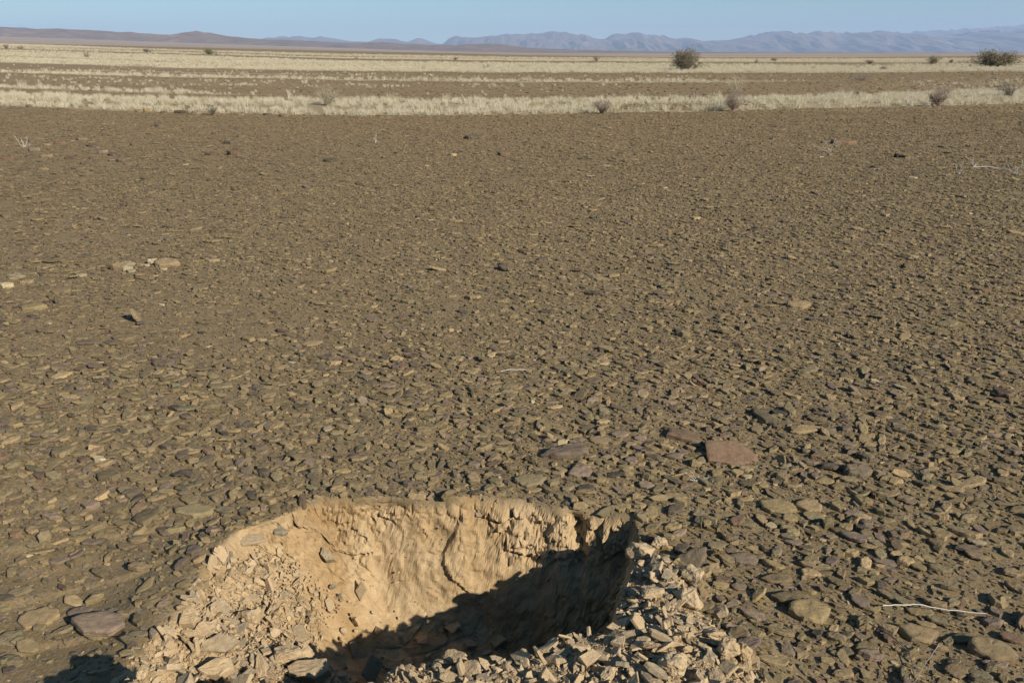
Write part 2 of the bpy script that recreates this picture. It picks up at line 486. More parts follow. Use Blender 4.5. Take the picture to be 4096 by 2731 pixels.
def build_ground():
    xs, ys = frac_grid()
    X, Y = np.meshgrid(xs, ys)
    Z = height(X, Y)
    nx, ny = len(xs), len(ys)
    db, dr, dl, dn, ins = zones(np.where(np.abs(X) < 4, X, 9), np.where(np.abs(Y) < 5, Y, 9))
    near = (np.abs(X) < 4) & (Y < 5) & (Y > -1)
    ins = np.where(near, ins, -9)
    # roughen the walls in three dimensions
    wall = sstep(0.0, 0.03, ins) * (Z < 0.02)
    dx = np.zeros_like(X); dy = np.zeros_like(X); dz = np.zeros_like(X)
    m = (near & (ins > -0.05))
    x, y, z = X[m], Y[m], Z[m]
    w = wall[m]
    # blocky facets: cells of random offset, with cracks between
    def cells(sc, seed):
        n = VNoise(seed)
        wx = x * sc + 0.5 * n(x * sc * .7, y * sc * .7, z * sc * .7); wy = y * sc + 0.5 * n(x * sc * .7 + 9, y * sc * .7, z * sc * .7); wz = z * sc
        f1 = np.full_like(x, 9.0); f2 = np.full_like(x, 9.0); idv = np.zeros_like(x)
        xi, yi, zi = np.floor(wx).astype(np.int64), np.floor(wy).astype(np.int64), np.floor(wz).astype(np.int64)
        for a in (-1, 0, 1):
            for b in (-1, 0, 1):
                for c in (-1, 0, 1):
                    i, j, kk = xi + a, yi + b, zi + c
                    cx, cy, cz = i + n.h(i, j, kk), j + n.h(i + 7, j, kk), kk + n.h(i, j + 5, kk)
                    d = np.sqrt((wx - cx) ** 2 + (wy - cy) ** 2 + (wz - cz) ** 2)
                    hid = n.h(i, j, kk + 3)
                    closer = d < f1
                    f2 = np.where(closer, f1, np.minimum(f2, d))
                    idv = np.where(closer, hid, idv)
                    f1 = np.where(closer, d, f1)
        return f1, f2, idv
    f1, f2, idv = cells(9, 11)
    g1, g2, idg = cells(24, 12)
    blk = (idv - 0.5) * 0.046 * sstep(0, 0.10, f2 - f1) - 0.022 * (1 - sstep(0, 0.08, f2 - f1))
    blk2 = (idg - 0.5) * 0.030 * sstep(0, 0.3, g2 - g1)
    patch = sstep(-0.25, 0.25, fbm(N1, x * 3.1, y * 3.1, z * 3.1, 2) + 0.15)
    h1, h2, idh = cells(55, 13)
    blk2 = blk2 + (idh - 0.5) * 0.017 * sstep(0, 0.2, h2 - h1)
    off = (blk * 0.75 + blk2) * (0.25 + 0.75 * patch) + 0.016 * fbm(N2, x * 5 + 3, 0 * y + 1, z * 3.5, 3) + 0.012 * fbm(N3, x * 20, y * 20, z * 20, 3) + 0.004 * N1(x * 48, y * 48, z * 48)
    # a mass of harder earth stands proud right of a long crack, and a gully cuts the wall near its right end
    xc = np.interp(-z, [0, 0.06, 0.12, 0.2, 0.26, 0.33, 0.42], [-0.17, -0.20, -0.225, -0.265, -0.25, -0.18, -0.08]) + 0.008 * fbm(N1, z * 30, 2.0, 0, 2)
    off = off + 0.021 * sstep(xc - 0.004, xc + 0.004, x) * np.exp(-np.maximum(x - xc, 0) / 0.22) - 0.03 * np.exp(-((x + 0.52) / 0.16) ** 2)
    xg = 0.245 + 0.02 * fbm(N1, z * 12, 7.0, 0, 2)
    off = off - 0.040 * np.exp(-((x - xg) / 0.020) ** 2) * sstep(-0.30, -0.2, z)
    # push mostly towards the inside of the pit
    steep_b = np.exp(-(db[m] / 0.17) ** 2); steep_r = np.exp(-(dr[m] / 0.15) ** 2); steep_l = np.exp(-(dl[m] / 0.5) ** 2) * 0.35
    dy[m] = -off * w * steep_b
    dx[m] = -off * w * steep_r + off * w * steep_l
    dz[m] = off * w * 0.35 * (1 - np.maximum(steep_b, steep_r))
    # soil mask: dug earth inside the pit and on the bank
    rim = fbm(N1, X * 12, Y * 12, 3, 3) * 0.018
    bankm = np.clip((np.where(near, spoil_mask(X, Y), 0)), 0, 1)
    soil = np.maximum(sstep(0.002, 0.018, ins + rim * 0.6), bankm)
    soil = np.where(near, soil, 0)
    PX, PY, DP = project(X, Y, Z)
    front = Y > 12
    den, far = strips(PX, PY)
    den = np.where(front, den, 0); far = np.where(front, far, 0)
    far = np.where((np.hypot(X, Y) > 900), 1.0, far)
    V = np.stack([X + dx, Y + dy, Z + dz], -1).reshape(-1, 3)
    i = np.arange(ny - 1)[:, None] * nx + np.arange(nx - 1)[None, :]
    F = np.stack([i, i + 1, i + nx + 1, i + nx], -1).reshape(-1, 4)
    me = make_mesh('ground', V, F)
    fs = soil[:-1, :-1].ravel() < 0.5
    me.polygons.foreach_set('use_smooth', fs)
    fattr(me, 'soil', soil)
    fattr(me, 'grassy', np.clip(den * 1.0, 0, 1) * 0.9)
    fattr(me, 'far', far)
    fattr(me, 'stony', sstep(9, 22, Y))
    o = link('ground', me, M_GROUND)
    tag(o, kind='structure')
    print('ground', nx, ny, len(V))

def spoil_mask(x, y):
    """how much loose pale spoil covers the surface at x, y (outside and inside the rim)"""
    db, dr, dl, dn, ins = zones(x, y)
    nz = 0.10 * fbm(N2, x * 4, y * 4, 9, 4)
    px, py, _ = project(x, y, np.zeros_like(x) + 0.05)
    lx = np.interp(py, [2055, 2110, 2180, 2270, 2350, 2450, 2550, 2731, 3400], [1180, 1010, 880, 800, 730, 660, 570, 440, -400])
    rx = np.interp(py, [2070, 2130, 2180, 2250, 2300, 2400, 2500, 2600, 2731, 3400], [2520, 2560, 2620, 2690, 2740, 2780, 2850, 2930, 3060, 3600])
    m = sstep(-30, 40, px - lx + 500 * nz * 0.5) * sstep(-30, 40, rx - px + 500 * nz * 0.4)
    m = m * sstep(2050, 2110, py + 120 * nz)
    return m

print('build ground'); build_ground()

def ground_z(x, y):
    return height(np.atleast_1d(x), np.atleast_1d(y))

# ---------------------------------------------------------------- hills and mountains
def range_mesh(name, prof, dist, depth, base_y, mat, rough, seed, nx=900, ny=28, gully=0.5):
    """a range of hills: a heightfield band whose crest follows the outline, with ridges and gullies in front"""
    px = np.array([p[0] for p in prof], float); py = np.array([p[1] for p in prof], float)
    u = np.linspace(px[0], px[-1], nx)
    top = np.interp(u, px, py)
    # crest heights at the crest distance
    ang = (1365.5 - top) / FPX
    yc = dist
    a = (u - 2048) / FPX
    k = (-SP + ang * CP) / (CP + ang * SP)
    zc = H + yc * k
    xfac = a / (CP + ang * SP)
    n = VNoise(seed)
    V = []
    rows = np.concatenate([np.linspace(0, 1, ny), np.linspace(1.05, 1.6, 8)]); ny = len(rows)
    for r in rows:
        y = yc - depth * (1 - r)
        x = xfac * yc
        h = np.where(r <= 1, sstep(0, 1, np.full(nx, r)) * 0.45 + 0.55 * r, 1 - (r - 1) * 1.1)
        w = 4 * min(r, 1) * (1.02 - min(r, 1)) if r <= 1 else 0
        rid = np.abs(fbm(n, x / (depth * 0.13), y / (depth * 0.7), 0, 5)) * gully * w
        yj = y + depth * 0.05 * fbm(n, x / (depth * 0.3), y / (depth * 0.3), 5, 3) * min(1, 3 * r) * (r != 1)
        zz = zc * np.clip(h - rid, -0.05, 1)
        if rough and abs(r - 1) < 0.02:
            zz = zz + rough * fbm(n, x / (depth * 0.05), 0, 1, 5)
        V.append(np.stack([x, np.broadcast_to(yj, x.shape), zz - 2.0 * (r == 0)], -1))
    V = np.array(V).reshape(-1, 3)
    i = np.arange(ny - 1)[:, None] * nx + np.arange(nx - 1)[None, :]
    F = np.stack([i, i + 1, i + nx + 1, i + nx], -1).reshape(-1, 4)
    me = make_mesh(name, V, F)
    smooth(me)
    o = link(name, me, mat)
    tag(o, kind='structure')
    return o

MTN = [(-900, 150), (900, 170), (1030, 156), (1120, 152), (1180, 148), (1310, 147), (1366, 158), (1400, 163), (1482, 169), (1529, 153), (1558, 160), (1633, 169), (1685, 153), (1738, 171), (1767, 177), (1796, 160), (1831, 146), (1889, 150), (1947, 148), (2005, 137), (2075, 138), (2133, 132), (2237, 127), (2272, 127), (2318, 138), (2377, 156), (2423, 153), (2452, 134), (2475, 129), (2499, 134), (2530, 127), (2562, 132), (2586, 142), (2644, 148), (2702, 156), (2761, 154), (2807, 163), (2850, 160), (2895, 166), (2935, 156), (2993, 143), (3057, 137), (3104, 125), (3139, 127), (3226, 138), (3278, 122), (3330, 124), (3371, 136), (3429, 127), (3487, 127), (3557, 124), (3592, 128), (3638, 143), (3719, 148), (3806, 148), (3865, 140), (3894, 128), (3952, 124), (4010, 131), (4098, 126), (4400, 118), (5200, 130)]
MTN2 = [(3300, 190), (3592, 130), (3700, 125), (3865, 115), (3950, 112), (4000, 107), (4060, 103), (4096, 97), (4400, 92), (5200, 110)]
HILL = [(-900, 96), (-300, 102), (0, 107), (58, 111), (100, 111), (151, 117), (232, 115), (280, 118), (360, 121), (465, 128), (523, 128), (552, 132), (639, 138), (720, 143), (755, 137), (784, 123), (807, 130), (836, 131), (900, 143), (987, 153), (1074, 159), (1220, 163), (1366, 171), (1480, 171), (1529, 168), (1587, 175), (1714, 179), (1831, 181), (1877, 177), (1947, 175), (2016, 178), (2063, 186), (2150, 194), (2295, 200), (2528, 205), (2732, 209), (3100, 211), (4096, 212), (5200, 212)]
M_MTN = hill_material('far_rock', (0.10, 0.075, 0.06), (0.16, 0.115, 0.09), (0.24, 0.18, 0.14), 0.004)
M_HILL = hill_material('hill_rock', (0.12, 0.075, 0.05), (0.19, 0.125, 0.085), (0.27, 0.19, 0.13), 0.01)
print('hills')
range_mesh('mountains', MTN2, 17500, 2500, 213, M_MTN, 20, 30, 700)
range_mesh('mountains', MTN, 13500, 3200, 213, M_MTN, 22, 31, 1800, 60, 0.46)
range_mesh('hills', HILL, 5200, 1500, 213, M_HILL, 1.2, 32, 1200, 30, 0.16)

# ---------------------------------------------------------------- stone shapes
def slab_mesh(name, seed, nseg=8, thick=0.22, elong=1.4, detail=0, mat=None, outline=None, rough=0.13):
    """flat broken piece of shale, unit size (length about 1 along x)"""
    r = np.random.default_rng(seed)
    ang = np.sort((np.arange(nseg) + r.uniform(-0.32, 0.32, nseg)) / nseg * 2 * np.pi)
    rad = r.uniform(0.36, 0.52, nseg)
    if detail:
        k = detail
        aa, rr = [], []
        P = np.stack([np.cos(ang) * rad, np.sin(ang) * rad], -1)
        if outline is not None:
            P = np.array(outline, float); nseg = len(P); elong = 1
        Q = []
        for i in range(nseg):
            p, q = P[i], P[(i + 1) % nseg]
            for j in range(k):
                t = j / k
                v = p * (1 - t) + q * t
                Q.append(v * (1 + r.normal(0, 0.022) * (j > 0)))
        P = np.array(Q)
    else:
        P = np.stack([np.cos(ang) * rad, np.sin(ang) * rad], -1)
    P[:, 1] /= elong
    n = len(P)
    tl = r.normal(0, 0.10, 2)
    rings = [(0.85, -0.5), (0.99, -0.3), (1.0, 0.34), (0.95, 0.47)]
    if detail: rings += [(0.72, 0.5), (0.42, 0.5)]
    else: rings += [(0.5, 0.5)]
    V = []
    for s, h in rings:
        q = P * s
        nz = r.normal(0, 0.03 if h > 0.3 else 0.09, n)
        if h > 0.3 and detail:
            nz += rough * (np.array([mnoise.noise(Vector((a * 3.5, b * 3.5, seed))) for a, b in q]))
        z = (h + nz + (q @ tl) * 2.0 * (h > 0)) * thick
        q = q * (1 + r.normal(0, 0.018, (n, 1)))
        V.append(np.column_stack([q, z]))
    V = np.concatenate(V)
    top = [[0, 0, V[-n:, 2].mean()], [0, 0, -0.5 * thick]]
    V = np.concatenate([V, top])
    F = []
    for k in range(len(rings) - 1):
        for i in range(n):
            j = (i + 1) % n
            a, b, c, d = k * n + i, k * n + j, (k + 1) * n + j, (k + 1) * n + i
            F += [(a, b, c), (a, c, d)]
    L = (len(rings) - 1) * n
    for i in range(n):
        j = (i + 1) % n
        F.append((L + i, L + j, len(V) - 2))
        F.append((j, i, len(V) - 1))
    me = make_mesh(name, V, np.array(F))
    sm = np.zeros(len(me.polygons), bool)
    if detail and mat is M_SHALE:
        k0 = (len(rings) - 3) * n * 2
        sm[k0:len(F)] = True
    me.polygons.foreach_set('use_smooth', sm)
    if mat: me.materials.append(mat)
    return me

def clod_mesh(name, seed, sub=2, mat=None, amp=0.3):
    import bmesh
    bm = bmesh.new()
    bmesh.ops.create_icosphere(bm, subdivisions=sub, radius=0.5)
    r = np.random.default_rng(seed)
    planes = [(Vector(r.normal(size=3)).normalized(), r.uniform(0.25, 0.40)) for _ in range(7)]
    for v in bm.verts:
        for pn, pd in planes:
            d = v.co.dot(pn) - pd
            if d > 0: v.co -= pn * d * 0.9
        nn = mnoise.noise(v.co * 3 + Vector((seed, 0, 0))) * amp + mnoise.noise(v.co * 8 + Vector((seed, 5, 0))) * amp * 0.45 + mnoise.noise(v.co * 18 + Vector((seed, 9, 0))) * amp * 0.22
        v.co *= 1 + nn
        v.co.z *= 0.72; v.co.y *= 0.85
    me = bpy.data.meshes.new(name)
    bm.to_mesh(me); bm.free()
    if mat: me.materials.append(mat)
    return me

PC = bpy.data.collections.new('stone_shapes')      # not linked: only a library for the scatter
def proto_collection(name, meshes):
    c = bpy.data.collections.new(name)
    for i, me in enumerate(meshes):
        o = bpy.data.objects.new('%s_%02d' % (name, i), me)
        c.objects.link(o)
    return c

print('stones')
SL_SMALL = [slab_mesh('flat_stone', 100 + i, random.choice([5, 6, 7]), random.uniform(0.16, 0.34), random.uniform(1.1, 1.9), 0, M_SHALE) for i in range(20)]
SL_BIG = [slab_mesh('flat_stone', 200 + i, random.choice([6, 7, 8, 9]), random.uniform(0.12, 0.26), random.uniform(1.1, 1.9), 4, M_SHALE) for i in range(16)]
SL_BIG.append(slab_mesh('flat_stone', 291, 7, 0.10, 1, 4, M_SHALE, [(-0.49, -0.30), (0.05, -0.36), (0.46, -0.20), (0.50, 0.0), (0.26, 0.22), (0.12, 0.36), (-0.47, 0.28)], 0.03))
SL_BIG.append(slab_mesh('flat_stone', 292, 7, 0.13, 1, 4, M_SHALE, [(-0.44, -0.14), (-0.1, -0.22), (0.30, -0.26), (0.50, -0.22), (0.36, 0.06), (0.05, 0.24), (-0.38, 0.20)], 0.10))
SL_BIG.append(slab_mesh('flat_stone', 293, 8, 0.2, 1, 4, M_SHALE, [(-0.50, -0.12), (-0.2, -0.22), (0.25, -0.24), (0.46, -0.22), (0.50, 0.02), (0.30, 0.24), (0.02, 0.20), (-0.28, 0.12)], 0.30))
RB_SMALL = [slab_mesh('rubble_stone', 300 + i, random.choice([4, 5, 6, 7]), random.uniform(0.16, 0.42), random.uniform(1.1, 2.0), 0, M_RUB) for i in range(12)] + \
           [clod_mesh('earth_clod', 330 + i, 2, M_RUB) for i in range(8)]
RB_BIG = [slab_mesh('rubble_stone', 400 + i, random.choice([4, 5, 6]), random.uniform(0.14, 0.32), random.uniform(1.1, 2.1), 2, M_RUB) for i in range(12)] + \
         [clod_mesh('earth_clod', 430 + i, 4, M_RUB) for i in range(8)]
C_SL, C_SB = proto_collection('lib_flat', SL_SMALL), proto_collection('lib_flat_big', SL_BIG)
C_RS = proto_collection('lib_rubble', RB_SMALL)

def scatter_tree(name, coll):
    ng = bpy.data.node_groups.new(name, 'GeometryNodeTree')
    ng.interface.new_socket('Geometry', in_out='INPUT', socket_type='NodeSocketGeometry')
    ng.interface.new_socket('Geometry', in_out='OUTPUT', socket_type='NodeSocketGeometry')
    nd = ng.nodes
    gi, go = nd.new('NodeGroupInput'), nd.new('NodeGroupOutput')
    ci = nd.new('GeometryNodeCollectionInfo')
    ci.inputs['Collection'].default_value = coll
    ci.inputs['Separate Children'].default_value = True
    ci.inputs['Reset Children'].default_value = True
    ip = nd.new('GeometryNodeInstanceOnPoints')
    ip.inputs['Pick Instance'].default_value = True
    def na(n, ty):
        a = nd.new('GeometryNodeInputNamedAttribute'); a.data_type = ty
        a.inputs['Name'].default_value = n
        return a.outputs['Attribute']
    L = ng.links.new
    L(gi.outputs[0], ip.inputs['Points'])
    L(ci.outputs[0], ip.inputs['Instance'])
    L(na('idx', 'INT'), ip.inputs['Instance Index'])
    L(na('rot', 'FLOAT_VECTOR'), ip.inputs['Rotation'])
    L(na('scl', 'FLOAT_VECTOR'), ip.inputs['Scale'])
    L(ip.outputs[0], go.inputs[0])
    return ng

def scatter(name, P, R, Sc, tint, idx, coll, label, cat, mat):
    me = bpy.data.meshes.new(name)
    n = len(P)
    me.vertices.add(n)
    me.vertices.foreach_set('co', P.astype(np.float32).ravel())
    for nm, arr in (('rot', R), ('scl', Sc)):
        a = me.attributes.new(nm, 'FLOAT_VECTOR', 'POINT')
        a.data.foreach_set('vector', arr.astype(np.float32).ravel())
    fattr(me, 'tint', tint)
    a = me.attributes.new('idx', 'INT', 'POINT')
    a.data.foreach_set('value', idx.astype(np.int32))
    me.materials.append(mat)
    o = bpy.data.objects.new(name, me)
    COL.objects.link(o)
    md = o.modifiers.new('scatter', 'NODES')
    md.node_group = scatter_tree(name, coll)
    tag(o, label, cat, kind='stuff')
    print(name, n)
    return o

def in_reach(x, y):
    # what this camera, or one a few steps to the side of it, can see of the plain
    return (np.abs(x) < 0.66 * y + 2.6) & (y > 0.3)

def jitter_pts(d0, d1, density):
    """jittered grid over the wedge in front of the camera between two distances"""
    s = 1 / math.sqrt(density)
    w = 0.68 * d1 + 2.8
    xs = np.arange(-w, w, s); ys = np.arange(d0, d1, s)
    X, Y = np.meshgrid(xs, ys)
    X = X + rng.uniform(-0.55, 0.55, X.shape) * s; Y = Y + rng.uniform(-0.55, 0.55, Y.shape) * s
    X, Y = X.ravel(), Y.ravel()
    m = in_reach(X, Y) & (Y >= d0 - s) & (Y < d1)
    return X[m], Y[m]

def stone_normals(x, y):
    e = 0.02
    hx = (height(x + e, y) - height(x - e, y)) / (2 * e)
    hy = (height(x, y + e) - height(x, y - e)) / (2 * e)
    return hx, hy

stones = dict(x=[], y=[], s=[])
for d0, d1, dens, s0, s1, mode in [
    (0.3, 5.0, 2900, 0.007, 0.020, 0), (5.0, 14, 1500, 0.009, 0.020, 0),
    (0.3, 4.2, 950, 0.019, 0.070, 1), (4.2, 12, 1080, 0.016, 0.056, 1), (12, 24, 620, 0.018, 0.058, 1), (24, 34, 40, 0.05, 0.12, 1), (34, 80, 5, 0.08, 0.2, 1),
    (0.3, 24, 10, 0.06, 0.13, 2)]:
    x, y = jitter_pts(d0, d1, dens)
    u = rng.random(len(x))
    s = s0 + (s1 - s0) * u ** 2.8
    # patchy cover: barer soil at the near left, fuller on the right
    cov = 0.5 + 0.55 * fbm(N1, x * 1.1, y * 1.1, 12, 3)
    bare = sstep(-0.5, -1.3, x) * sstep(3.2, 2.0, y) * 0.55
    bare = np.maximum(bare, 0.5 * np.exp(-(((x - 1.55) / 0.45) ** 2 + ((y - 2.25) / 0.16) ** 2)))
    keep = rng.random(len(x)) < np.clip(0.70 + 0.55 * cov - bare * (1.0 if mode < 2 else 0.2), 0.12, 1)
    db, dr, dl, dn, ins = zones(np.where(np.abs(x) < 4, x, 9), np.where(y < 5, y, 9))
    keep &= ins < 0.006 - 0.1 * s
    keep &= ~((spoil_mask(x, y) > rng.uniform(0.25, 0.75, len(x))) & (np.abs(x) < 4) & (y < 3.2))
    if d0 >= 12:
        px, py, _ = project(x, y, height(x, y))
        den, far = strips(px, py)
        keep &= (den < 0.4)
    stones['x'].append(x[keep]); stones['y'].append(y[keep]); stones['s'].append(s[keep])
sx, sy, ss = (np.concatenate(stones[k]) for k in 'xys')
n = len(sx)
sz = height(sx, sy)
hx, hy = stone_normals(sx, sy)
tl = np.where(rng.random(n) < 0.09, 0.34, 0.07) * (1 - 0.5 * sstep(4, 12, sy)) * (1 - 0.35 * sstep(0.6, -1.2, sx / np.maximum(sy, 1) * 2) * sstep(3.0, 5, sy))
tx = rng.normal(0, 1, n) * tl + hy
ty = rng.normal(0.05, 1, n) * tl - hx
# long sides mostly lie across the slope of the plain, left to right
rz = rng.normal(0, 0.75, n) + np.pi * (rng.random(n) < 0.5)
SR = np.stack([tx, ty, rz], -1)
SS = np.stack([ss * rng.uniform(1.0, 1.45, n), ss * rng.uniform(0.8, 1.15, n), ss * rng.uniform(0.6, 1.5, n) * (1 - 0.35 * sstep(4, 12, sy)) * (1 - 0.3 * sstep(0.6, -1.2, sx / np.maximum(sy, 1) * 2) * sstep(3.0, 5, sy)) * (1 + 0.35 * sstep(5, 2.5, sy))], -1)
SS[:, 2] = np.where(ss > 0.06, np.minimum(SS[:, 2], ss * 0.75), SS[:, 2])
zoff = ss * rng.uniform(0.03, 0.14, n) + np.where(ss > 0.05, 0.003, 0.0)
SPt = np.stack([sx, sy, sz + zoff], -1)
tint = rng.random(n)
clump = fbm(N2, sx * 0.8, sy * 0.8, 20, 2)
tint = np.where((tint > 0.86) & (rng.random(n) < 0.45), rng.random(n) * 0.66, tint)
tint = np.where((tint > 0.975) & (rng.random(n) < np.where(sy > 4, 0.2, 0.6)), rng.random(n) * 0.5, tint)

